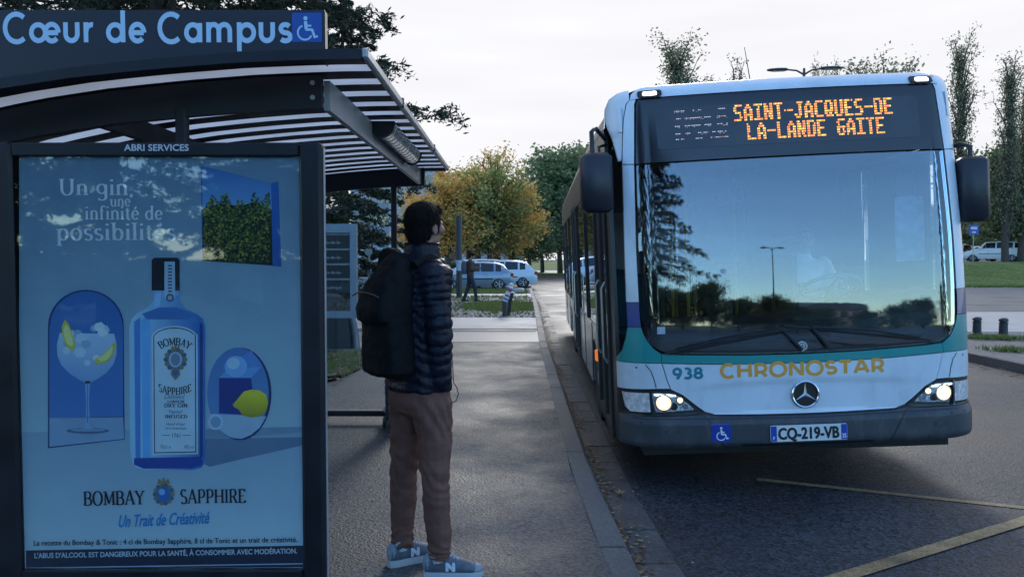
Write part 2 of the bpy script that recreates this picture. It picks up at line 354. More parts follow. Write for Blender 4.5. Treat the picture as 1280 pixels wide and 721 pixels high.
SAN = {
 'C': (.68, [_arc(.37, .35, .31, .34, 48, 312, 18)]), 'H': (.72, [[(.11, 0), (.11, .7)], [(.61, 0), (.61, .7)], [(.11, .36), (.61, .36)]]), 'O': (.80, [_arc(.40, .35, .34, .34, 0, 360, 28)]),
 'R': (.64, [[(.11, 0), (.11, .7)], [(.11, .64), (.36, .64)], _arc(.35, .44, .19, .20, 90, -90), [(.36, .24), (.11, .24)], [(.36, .26), (.56, 0)]]), 'N': (.74, [[(.11, 0), (.11, .7)], [(.13, .66), (.61, .04)], [(.63, 0), (.63, .7)]]),
 'S': (.58, [_arc(.29, .49, .19, .155, 30, 265, 12) + _arc(.29, .195, .21, .155, 88, -145, 14)]), 'T': (.62, [[(.04, .64), (.58, .64)], [(.31, 0), (.31, .64)]]), 'A': (.74, [[(.06, 0), (.36, .69)], [(.68, 0), (.38, .69)], [(.18, .2), (.56, .2)]]),
 'œ': (.86, [_arc(.25, .235, .19, .195, 0, 360, 22), [(.47, .235), (.79, .235)], _arc(.62, .235, .18, .205, 0, 318, 20)]), 'u': (.52, [[(.1, .49), (.1, .2)] + _arc(.26, .2, .16, .16, 180, 360) + [(.42, .49)]]), 'r': (.36, [[(.1, 0), (.1, .49)], [(.1, .26)] + _arc(.27, .27, .16, .16, 160, 80)]),
 'd': (.56, [_arc(.25, .235, .19, .195, 0, 360, 22), [(.46, 0), (.46, .78)]]), 'e': (.52, [[(.12, .235), (.43, .235)], _arc(.26, .235, .18, .205, 0, 318, 20)]), 'a': (.54, [_arc(.25, .235, .18, .195, 0, 360, 22), [(.44, 0), (.44, .47)]]),
 'm': (.80, [[(.1, 0), (.1, .49)], [(.1, .26)] + _arc(.24, .28, .14, .155, 170, 0) + [(.38, 0)], [(.38, .26)] + _arc(.53, .28, .15, .155, 170, 0) + [(.68, 0)]]), 'p': (.56, [_arc(.31, .235, .19, .195, 0, 360, 22), [(.1, .49), (.1, -.22)]]),
 's': (.42, [_arc(.21, .335, .125, .10, 30, 265, 10) + _arc(.21, .135, .14, .10, 88, -145, 12)]), ' ': (.22, []), '9': (.56, [_arc(.28, .46, .19, .185, 0, 360, 22), [(.47, .44), (.42, .25), (.26, 0)]]),
 '3': (.54, [_arc(.24, .50, .17, .145, 130, -88, 12), _arc(.24, .20, .20, .155, 88, -140, 14)]), '8': (.56, [_arc(.28, .50, .155, .145, 0, 360, 20), _arc(.28, .20, .19, .155, 0, 360, 20)])}
def sans(body, wt=.13, gap=.03):
    def f():
        vs, fs, x, k = [], [], 0., 0
        for ch in body:
            w, strokes = SAN[ch]
            for st in strokes:
                n0 = len(vs); k = (k + 1) % 9; cl = math.dist(st[0], st[-1]) < 1e-6
                for i, p in enumerate(st):
                    a = st[max(0, i - 1)] if not (cl and i == 0) else st[-2]; b = st[min(len(st) - 1, i + 1)] if not (cl and i == len(st) - 1) else st[1]
                    dx, dy = b[0] - a[0], b[1] - a[1]; l = math.hypot(dx, dy) or 1; nx, ny = -dy / l * wt / 2, dx / l * wt / 2
                    vs += [(x + p[0] + nx, p[1] + ny, k * .00004), (x + p[0] - nx, p[1] - ny, k * .00004)]
                fs += [(n0 + 2 * i, n0 + 2 * i + 1, n0 + 2 * i + 3, n0 + 2 * i + 2) for i in range(len(st) - 1)]
            x += w + gap
        return vs, fs
    return f

# ================================================================== SETTING
asph = ground_mat('asphalt_walk', [(.036, .039, .046), (.054, .058, .065), (.085, .09, .10)], 1.1, fine=140, fs=.9, rough=.60, bump=.45, rv=.18)
asph_r = ground_mat('asphalt_road', [(.020, .023, .029), (.032, .036, .043), (.05, .054, .062)], .5, fine=120, fs=1.0, rough=.56, bump=.6, rv=.14, spec=.4)
soil = ground_mat('soil', [(.05, .06, .02), (.10, .085, .05), (.07, .10, .03)], .4, fine=40, fs=.4, rough=.9, bump=1, rv=.05, spec=.2)
lawn_m = ground_mat('lawn', [(.045, .09, .018), (.085, .14, .028), (.13, .15, .05)], .6, fine=18, fs=.6, rough=.9, bump=1, rv=.04, spec=.2)
grav_m = ground_mat('gravel', [(.13, .125, .12), (.17, .16, .15), (.10, .095, .09)], .5, fine=60, fs=.4, rough=.85, bump=1, rv=.05)
conc_m = ground_mat('concrete', [(.26, .26, .26), (.34, .34, .335), (.42, .41, .40)], .8, fine=120, fs=.15, rough=.6, bump=.25, rv=.15)
kerb_m = ground_mat('kerb_stone', [(.065, .07, .078), (.095, .10, .105), (.13, .13, .13)], 1.3, fine=200, fs=.3, rough=.65, bump=.5, rv=.1)
gut_m = ground_mat('gutter_stone', [(.035, .036, .04), (.07, .072, .078), (.115, .115, .115)], 2.2, fine=150, fs=.35, rough=.6, bump=.7, rv=.12)
RZ = -.15
KY = [-8, 2, 3.67, 4.28, 5.5, 9.35, 14, 25.6, 34, 60, 76]; KX = [.9, .68, .627, .60, .573, .604, .643, .86, .96, 1.25, 1.39]
def kx(y): return float(np.interp(y, KY, KX))

def sheet(name, poly, z, m, sub=None, parent=None, kind='structure', hfun=None):
    bm = bmesh.new(); f = bm.faces.new([bm.verts.new((p[0], p[1], z)) for p in poly]); bmesh.ops.triangulate(bm, faces=[f])
    if sub:
        xs = [p[0] for p in poly]; ys = [p[1] for p in poly]
        for k, (lo, hi) in enumerate(((min(xs), max(xs)), (min(ys), max(ys)))):
            t = lo + sub
            while t < hi:
                bmesh.ops.bisect_plane(bm, geom=bm.verts[:] + bm.edges[:] + bm.faces[:], plane_co=(t, 0, 0) if k == 0 else (0, t, 0), plane_no=(1, 0, 0) if k == 0 else (0, 1, 0)); t += sub
    if hfun:
        for v in bm.verts: v.co.z = z + hfun(v.co.x, v.co.y)
    for f in bm.faces:
        if f.normal.z < 0: f.normal_flip()
    me = bpy.data.meshes.new(name); bm.to_mesh(me); bm.free()
    return link(name, me, m, parent, kind, 60 if hfun else None)
sheet('ground', [(-900, -900), (900, -900), (900, 900), (-900, 900)], -.30, soil)
sheet('road', [(-70, -60), (70, -60), (70, 110), (-70, 110)], RZ, asph_r)
# pavement slab on the left (asphalt walk under the shelter), its edge follows the kerb
ys = [-12, -4, 0, 2, 3, 3.67, 4.28, 5.5, 7, 9.35, 14, 16.5]
edge = [(kx(y) - .15, y) for y in ys]
def slab(name, poly, z0, z1, m, parent=None):
    mb = MB(); mb.prism(poly, z0, z1, 'z'); return mb.build(name, m, parent, 'structure' if parent is None else None)
pav = slab('pavement', edge + [(-2.05, 16.5), (-2.05, 12.4), (-2.06, 10.6), (-2.2, 9.5), (-3.2, 8.8), (-9, 8.6), (-9, -12)], -.3, 0, asph)
def kstones(parent, X, y0, y1, L, w, ztop, zbot, m, side=-1, maxy=36, name='kerb_stone', jig=.004):
    y = y0; far = MB()
    while y < y1:
        ye = min(y + L - .012, y1); x0, x1 = X(y), X(ye)
        z = ztop + random.uniform(-jig, jig); b = .018
        def ring(x, yy): return [Vector((x + side * w, yy, zbot)), Vector((x + side * w, yy, z - .004)), Vector((x + side * (w - .01), yy, z)), Vector((x + side * b, yy, z)), Vector((x, yy, z - b)), Vector((x, yy, zbot))]
        if y < maxy:
            mb = MB(); mb.loft([ring(x0, y), ring(x1, ye)]); mb.build(name, m, parent)
        else: far.loft([ring(x0, y), ring(x1, ye)])
        y += L
    if far.v: far.build(name, m, parent, 'stuff')
kstones(pav, kx, -3, 72, 1.0, .15, .004, -.29, kerb_m)
# gutter of stone slabs
def gx(y): return kx(y) + .035
gut = bpy.data.objects.new('gutter', None); COL.objects.link(gut); gut['kind'] = 'structure'
kstones(gut, lambda y: kx(y) + .045, .5, 40, .52, .25, RZ + .012, -.29, gut_m, side=1, maxy=20, name='gutter_slab', jig=.006)
# concrete drop, drain line and plates crossing the walk
slab('concrete_apron', [(kx(16.5) - .15, 16.52), (kx(19.6) - .15, 19.6), (-7, 19.6), (-7, 16.52)], -.3, .012, conc_m)
mb = MB(); mb.box((-3.4, 15.95, .006), (7.8, .16, .02)); link('drain_channel', mb.me(), mat('drain', (.05, .05, .05), .6), None, 'structure')
slab('concrete_walk', [(kx(14.0) - .15, 13.9), (kx(15.8) - .15, 15.86), (-7, 15.86), (-7, 13.9)], -.3, .006, ground_mat('concrete_worn', [(.16, .165, .175), (.22, .225, .23)], .6, fine=150, fs=.2, rough=.5, bump=.25, rv=.1))
# cobbled forecourt
cob_bed = slab('cobble_bed', [(kx(19.6) - .15, 19.62), (kx(30.2) - .15, 30.2), (-12, 30.2), (-12, 19.62)], -.3, -.02, grav_m)
mb = MB(); y = 19.7
while y < 30.1:
    x = -7 + random.uniform(0, .1)
    while x < kx(y) - .25:
        w = random.uniform(.11, .17); z = random.uniform(-.004, .014)
        if not (abs((x + .1) / 1.6) ** 2 + abs((y - 24.3) / 2.6) ** 2 < random.uniform(.3, 1)):
            mb.box((x + w / 2, y + .07, z - .03), (w - .018, .125, .07), bev=.018) if y < 26 else mb.box((x + w / 2, y + .07, z - .03), (w - .018, .125, .07))
        x += w
    y += .145
mb.build('cobbles', mat('cobble', (.115, .12, .13), .6, var=.3, vscale=5, bump=.4), cob_bed, 'stuff')
slab('far_walk', [(kx(30.2) - .15, 30.22), (kx(33) - .15, 33), (-14, 33), (-14, 30.22)], -.3, .01, conc_m)
slab('parking_verge', [(kx(33) - .15, 33.02), (kx(39) - .15, 37.5), (-14, 37.5), (-14, 33.02)], -.3, .0, soil)
slab('parking_kerb', [(kx(37.5) - .15, 37.52), (kx(38) - .15, 38), (-14, 38), (-14, 37.52)], -.3, .02, conc_m)
slab('parking_ground', [(-30, 38.02), (.85, 38.02), (.95, 58), (-30, 58)], -.3, -.06, asph_r)
# bed and lawn behind the shelter
def bumpy(a, s): return lambda x, y: a * mnoise.noise(Vector((x * s, y * s, 3.3)))
bed = sheet('planting_bed', [(-2.06, 10.62), (-2.05, 12.4), (-9, 12.4), (-9, 8.62), (-3.2, 8.82), (-2.2, 9.52)], .03, soil, .25, hfun=bumpy(.09, 1.6))
slab('plaza', [(-2.06, 12.42), (-2.06, 13.88), (-40, 13.88), (-40, 12.42)], -.3, .004, conc_m)
sheet('lawn', [(-7.02, 13.9), (-7.02, 30), (-60, 30), (-60, 13.9)], .0, lawn_m, 2.5, hfun=bumpy(.15, .3))
# right-hand side: kerb, gravel verge, pale path, gravel, rising lawn with the car park on top
RX = 7.42
ver = slab('verge', [(RX + .16, -12), (30, -12), (30, 15.9), (RX + .16, 15.9)], -.3, -.01, grav_m)
kstones(ver, lambda y: RX, 3, 72, 1.0, .16, .0, -.29, kerb_m, side=1, maxy=30)
slab('path', [(RX + .16, 15.92), (40, 15.92), (40, 21.8), (RX + .16, 21.8)], -.3, .0, conc_m)
slab('verge', [(RX + .16, 21.82), (50, 21.82), (50, 41), (RX + .16, 41)], -.3, -.01, grav_m)
def hill(x, y): t = min(1, max(0, (y - 41) / 19)); return 1.28 * t * t * (3 - 2 * t) + .05 * mnoise.noise(Vector((x * .3, y * .3, 0)))
sheet('embankment', [(RX + .2, 41), (90, 41), (90, 62), (RX + .2, 62)], -.02, lawn_m, 1.5, hfun=hill)
slab('car_park', [(RX + .2, 62), (110, 62), (110, 100), (RX + .2, 100)], -.3, 1.26, asph_r)
slab('far_lawn', [(-60, 74), (7, 74), (7, 82), (-60, 82)], -.3, -.05, lawn_m)
sheet('far_ground', [(-200, 110), (200, 110), (200, 400), (-200, 400)], -.1, lawn_m)

# grass tufts
def tufts(name, spots, h, m, parent=None, w=.006, n=7):
    vs = []; fs = []
    for (x, y, z) in spots:
        for k in range(n):
            a = random.uniform(0, 2 * PI); hh = h * random.uniform(.5, 1.2); lx, ly = math.cos(a) * hh * .5, math.sin(a) * hh * .5
            bx, by = x + random.uniform(-.03, .03), y + random.uniform(-.03, .03); px, py = -math.sin(a) * w, math.cos(a) * w
            i = len(vs); vs += [(bx - px, by - py, z), (bx + px, by + py, z), (bx + lx, by + ly, z + hh)]; fs.append((i, i + 1, i + 2))
    me = bpy.data.meshes.new(name); me.from_pydata(vs, [], fs); return link(name, me, m, parent, 'stuff')
gm = mat('grass_blade', (.07, .12, .02), .8, island=[(.08, .13, .03), (.14, .21, .05), (.20, .22, .08)], trans=.3)
sp = []
for k in range(1100):
    a = random.uniform(0, 2 * PI); r = math.sqrt(random.random()); sp.append((min(.6, -.3 + 1.3 * r * math.cos(a)), 24.3 + 2.5 * r * math.sin(a), 0))
for k in range(900): sp.append((random.uniform(-6, .6), random.choice([30.1, 33.1, 37.4]) + random.gauss(0, .25), 0))
for k in range(700): sp.append((random.uniform(-6, .65), random.uniform(19.6, 30), 0))
for k in range(1200): sp.append((random.uniform(-5, .7), random.uniform(33.2, 37.3), 0))
tufts('grass', sp, .09, gm, w=.014)
tufts('grass', [(random.uniform(-5, -2.1), random.uniform(9.6, 12.3), .03) for k in range(1500)], .07, gm, w=.005)
tufts('grass', [(x + random.gauss(0, .25), y + random.gauss(0, .12), 0) for (x, y) in ((9.0, 14.6), (9.25, 14.4), (8.6, 15.1), (8.3, 12.6)) for k in range(90)], .09, gm, w=.008)
tufts('grass', [(random.uniform(7.8, 30), random.uniform(40.2, 42), 0) for k in range(1500)], .12, gm, w=.02)

# fallen leaves and litter
def leaf_litter(name, spots, size, m, kind='stuff'):
    vs = []; fs = []
    for (x, y, z) in spots:
        a = random.uniform(0, 2 * PI); s = size * random.uniform(.5, 1.2); lift = random.uniform(0, .012)
        ca, sa = math.cos(a), math.sin(a); i = len(vs)
        for (u, w, q) in ((-.5, 0, 0), (-.15, .3, .3), (.3, .22, .1), (.55, 0, .5), (.25, -.25, 0), (-.2, -.28, .4)):
            vs.append((x + s * (u * ca - w * sa), y + s * (u * sa + w * ca), z + .003 + q * lift))
        fs.append(tuple(range(i, i + 6)))
    me = bpy.data.meshes.new(name); me.from_pydata(vs, [], fs); return link(name, me, m, None, kind)
lm = mat('dead_leaf', (.12, .07, .03), .75, island=[(.05, .03, .015), (.11, .06, .03), (.17, .09, .035), (.25, .16, .06), (.30, .26, .17)])
sp = [(kx(y) + abs(random.gauss(.03, .07)), y, RZ + .01) for y in [random.uniform(2.5, 30) for k in range(6500)]]
sp += [(kx(y) + random.uniform(0, .4), y, RZ + .014) for y in [random.uniform(2.5, 30) for k in range(420)]]
leaf_litter('leaf_litter', sp, .035, lm)
mb = MB(); L_ = []; R2 = []; y = 1.5
while y < 40: w = .07 + .07 * mnoise.noise(Vector((y * 1.7, 0, 0))) + .05 * mnoise.noise(Vector((y * 6, 5, 0))); L_.append((kx(y) - .01, y, RZ + .016)); R2.append((kx(y) + max(.02, w), y, RZ + .0155)); y += .06
mb.add(L_ + R2, [(k, len(L_) + k, len(L_) + k + 1, k + 1) for k in range(len(L_) - 1)]); mb.build('wet_silt', ground_mat('silt', [(.012, .010, .008), (.03, .024, .018), (.06, .045, .03)], 9, fine=90, fs=.6, rough=.7, bump=1), None, 'structure')
leaf_litter('leaf_litter', [(random.gauss(RX - .15, .12), random.uniform(8, 30), RZ + .004) for k in range(900)], .06, lm)
leaf_litter('leaf_litter', [(random.uniform(-2.0, .45), random.uniform(3, 14), .002) for k in range(150)], .022, mat('pale_leaf', (.3, .3, .28), .6, island=[(.12, .1, .07), (.3, .29, .25), (.42, .42, .4)]))
leaf_litter('leaf_litter', [(random.uniform(-5, -2.1), random.uniform(9, 12.2), .06) for k in range(900)], .06, lm)
g = gpt(775, 617, RZ + .02)
yl = MB()
for k in range(5):
    a = R_(90 + 72 * k); yl.add([(0, 0, 0), (.022 * math.cos(a - .4), .022 * math.sin(a - .4), .004), (.05 * math.cos(a), .05 * math.sin(a), .012), (.022 * math.cos(a + .4), .022 * math.sin(a + .4), .004)], [(0, 1, 2, 3)])
o = yl.build('fallen_leaf', mat('yellow_leaf', (.42, .27, .08), .7)); o.location = g + Vector((0, 0, .01)); tag(o, 'single yellow maple leaf lying on the gutter slabs', 'leaf')

# worn bus-stop lines on the road
pm = ground_mat('road_paint', [(.09, .065, .04), (.30, .20, .09), (.50, .38, .22)], 1.6, fine=160, fs=.4, rough=.6, bump=.5, rv=.1)
def line(a, b, w, name='road_line'):
    a = Vector(a); b = Vector(b); d = (b - a).normalized(); n = Vector((-d.y, d.x, 0)) * w / 2
    mb = MB(); mb.add([a - n, b - n, b + n, a + n], [(0, 1, 2, 3)]); return link(name, mb.me(), pm, None, 'structure')
P1, P2, P3, P4 = gpt(980, 602, RZ + .004), gpt(1300, 636, RZ + .004), gpt(1300, 644, RZ + .008), gpt(1040, 724, RZ + .008)
d = (P2 - P1); line(P1 - d * .12, P2 + d * .25, .07); d = (P4 - P3); line(P3 - d * .02, P4 + d * 1.2, .095)
for k in range(4): line((1.9 + k * 1.5, 62.0, RZ + .004), (2.9 + k * 1.5, 62.0, RZ + .004), .5)

# ================================================================== BUS
white_p = mat('bus_white_paint', (.62, .69, .76), .36, var=.09, vscale=2.2, coat=.35, bump=.03, bscale=4, detail=8, rvar=.10)
def grime(m, col, amt, sc):
    nt = m.node_tree; N = nt.nodes; L = nt.links; b = N['Principled BSDF']; tc = N.new('ShaderNodeTexCoord'); mp_ = N.new('ShaderNodeMapping'); mp_.inputs['Scale'].default_value = (1, 1, .35); L.new(tc.outputs['Object'], mp_.inputs[0])
    n = N.new('ShaderNodeTexNoise'); n.inputs['Scale'].default_value = sc; n.inputs['Detail'].default_value = 10; n.inputs['Roughness'].default_value = .7; L.new(mp_.outputs[0], n.inputs[0])
    r = N.new('ShaderNodeMapRange'); L.new(n.outputs[0], r.inputs[0]); r.inputs[1].default_value = .48; r.inputs[2].default_value = .8; r.inputs[4].default_value = amt
    mx = N.new('ShaderNodeMix'); mx.data_type = 'RGBA'; src = b.inputs['Base Color'].links[0].from_socket; L.new(r.outputs[0], mx.inputs[0]); L.new(src, mx.inputs[6]); mx.inputs[7].default_value = (*col, 1); L.new(mx.outputs[2], b.inputs['Base Color'])
grime(white_p, (.20, .19, .17), .28, 7)
teal_p = mat('bus_teal_paint', (.01, .26, .26), .32, var=.06, coat=.5)
navy_p = mat('bus_navy_paint', (.015, .03, .20), .32, coat=.5)
blk = mat('black_trim_and_shade', (.012, .013, .016), .35, var=.1)
blk_m = mat('black_rubber', (.018, .018, .02), .75, var=.15)
bump_p = mat('grey_bumper', (.036, .042, .052), .55, var=.3, detail=8, vscale=4, bump=.15, bscale=400)
grime(bump_p, (.14, .13, .12), .6, 9)
int_m = mat('dark_interior', (.02, .022, .026), .7, var=.2)
dash_m = mat('dash_plastic', (.05, .052, .056), .6, var=.2, vscale=6)
ws_g = glass('windscreen_glass', (.80, .86, .90), refl=.05, ior=1.5, k=1.0)
side_g = glass('side_glass', (.55, .56, .57), refl=.06, ior=1.5, k=1.5)
sign_g = mat('sign_glass_black', (.012, .013, .017), .12, var=.15, vscale=3, spec=.6)
chrome = mat('chrome', (.75, .77, .8), .15, metal=1, var=.05)
W_ = 1.275
def bow(u, v):
    a = abs(u); d = .10 * (a / W_) ** 2; r = .30; t = max(0., min(1., (a - (W_ - r)) / r)); d += (r - .05) * (1 - math.sqrt(max(0., 1 - t * t)))
    if v > 1.1: d += .035 * (v - 1.1) + .04 * (v - 1.1) ** 2
    if v > 2.86: t = min(1., (v - 2.86) / .14); d += .14 * (1 - math.sqrt(max(0., 1 - t * t)))
    if v < .60: d -= .035 * min(1, (.60 - v) / .05)
    if v < .42: t = min(1, (.42 - v) / .06); d += .05 * t * t
    return d
pose = Matrix.Translation((2.08, 5.33, -.16))
yaw_, roll_ = .037, .045
cr, sr, cy, sy = math.cos(roll_), math.sin(roll_), math.cos(yaw_), math.sin(yaw_)
BM = pose @ (Matrix(((cy, sy, 0), (-sy, cy, 0), (0, 0, 1))) @ Matrix(((cr, 0, -sr), (0, 1, 0), (sr, 0, cr)))).to_4x4()
bus = thing('bus', 'white and teal city bus with lit headlights pulling in at the kerb', 'bus', M=BM)
UC = sorted(set([round(x * .09, 3) for x in range(-15, 16)] + [s * round(W_ - .30 * (1 - math.sin(R_(t))), 4) for t in range(0, 90, 9) for s in (-1, 1)]))
def skin(name, poly, m, off=0., th=.03, parent=bus, vstep=.09, dfun=bow, kind=None):
    bm = bmesh.new(); f = bm.faces.new([bm.verts.new((p[0], p[1], 0)) for p in poly]); bmesh.ops.triangulate(bm, faces=[f])
    us = [p[0] for p in poly]; vs = [p[1] for p in poly]
    for t in UC:
        if min(us) < t < max(us): bmesh.ops.bisect_plane(bm, geom=bm.verts[:] + bm.edges[:] + bm.faces[:], plane_co=(t, 0, 0), plane_no=(1, 0, 0))
    vc = []; t = math.floor(min(vs) / vstep) * vstep
    while t < max(vs): vc.append(t); t += vstep
    vc += [.36, .38, .40, .42, .55, .575, .6, 2.86, 2.88, 2.9, 2.92, 2.94, 2.96, 2.975, 2.985]
    for t in vc:
        if min(vs) < t < max(vs): bmesh.ops.bisect_plane(bm, geom=bm.verts[:] + bm.edges[:] + bm.faces[:], plane_co=(0, t, 0), plane_no=(0, 1, 0))
    bmesh.ops.dissolve_degenerate(bm, edges=bm.edges[:], dist=1e-5)
    vv = list(bm.verts); idx = {v: i for i, v in enumerate(vv)}; n = len(vv); uv = [(v.co.x, v.co.y) for v in vv]
    P = [(u, dfun(u, w) - off, w) for u, w in uv] + [(u, dfun(u, w) - off + th, w) for u, w in uv]
    F = []
    for fc in bm.faces:
        q = [idx[v] for v in fc.verts]
        if fc.normal.z < 0: q = q[::-1]
        F.append(tuple(q)); F.append(tuple(i + n for i in reversed(q)))
        for e in fc.edges:
            if len(e.link_faces) == 1:
                a, b = idx[e.verts[0]], idx[e.verts[1]]; k = q.index(a)
                if q[(k + 1) % len(q)] != b: a, b = b, a
                F.append((b, a, a + n, b + n))
    bm.free(); me = bpy.data.meshes.new(name); me.from_pydata(P, [], F); me.update()
    return link(name, me, m, parent, kind, 38)
def fm(off=0., dfun=bow): return lambda u, w, l: (u, dfun(u, w) - off - l, w)
def mir(p): return [(-x, z) for x, z in reversed(p)]
def rounded(x0, z0, x1, z1, r, n=5):
    out = []
    for cx, cz, a0 in ((x1 - r, z0 + r, -90), (x1 - r, z1 - r, 0), (x0 + r, z1 - r, 90), (x0 + r, z0 + r, 180)):
        out += [(cx + r * math.cos(R_(a0 + 90 * k / n)), cz + r * math.sin(R_(a0 + 90 * k / n))) for k in range(n + 1)]
    return out
def edge_line(pts, w): # thin closed strip along a polyline
    L, Rr = [], []
    for i, p in enumerate(pts):
        a = pts[max(0, i - 1)]; b = pts[min(len(pts) - 1, i + 1)]; dx, dy = b[0] - a[0], b[1] - a[1]; l = math.hypot(dx, dy)
        L.append((p[0] - dy / l * w / 2, p[1] + dx / l * w / 2)); Rr.append((p[0] + dy / l * w / 2, p[1] - dx / l * w / 2))
    return L + Rr[::-1]
E_ = 1.272
# substrate behind the whole lower front (shows as the dark gaps)
skin('front_frame', [(-E_, .45), (E_, .45), (E_, 1.0), (-E_, 1.0)], blk, -.02, .03)
# windscreen outline
wsl = [(-1.085, 2.40), (-1.10, 1.8), (-1.095, 1.45), (-1.085, 1.25)] + [(-.905 + .18 * math.cos(R_(a)) * 1.0, 1.235 + .18 * math.sin(R_(a))) for a in (195, 210, 225, 240, 255)] + [(-.86, 1.05), (-.4, 1.032), (0, 1.028)]
ws = wsl + [(-x, z) for x, z in wsl[::-1][1:]]
skin('windscreen', ws, ws_g, .004, .006)
skin('sun_strip', [(-1.08, 2.30), (1.08, 2.30), (1.078, 2.395), (-1.078, 2.395)], glass('strip_glass', (.35, .38, .42), refl=.0, k=.2), -.004, .003)
# black border print of the windscreen (bottom band and sides)
lo = [p for p in ws if p[1] < 1.17 or abs(p[0]) < .5]
skin('windscreen_border', [(-1.083, 1.14), (-1.06, 1.115)] + [(x * .995, z + .004) for x, z in ws if z < 1.115] + [(1.06, 1.115), (1.083, 1.14)] + [(.8, 1.125), (0, 1.11), (-.8, 1.125)], blk, -.004, .004)
for s in (-1, 1):
    p = [(s * 1.08, 1.25), (s * 1.095, 1.8), (s * 1.08, 2.39), (s * 1.055, 2.39), (s * 1.07, 1.8), (s * 1.055, 1.25)]
    skin('windscreen_border', p if s < 0 else p[::-1], blk, -.004, .004)
# destination sign glass
sg = [(-1.085, 2.41), (1.085, 2.41), (1.155, 2.47)] if 0 else [(-1.088, 2.412), (1.088, 2.412), (1.062, 2.85), (1.045, 2.885), (-1.045, 2.885), (-1.062, 2.85)]
skin('sign_glass', sg, sign_g, .004, .02)
skin('sign_display', rounded(-.93, 2.50, .92, 2.80, .03), mat('display_face', (.035, .04, .05), .3, var=.25, vscale=5), .006, .006)
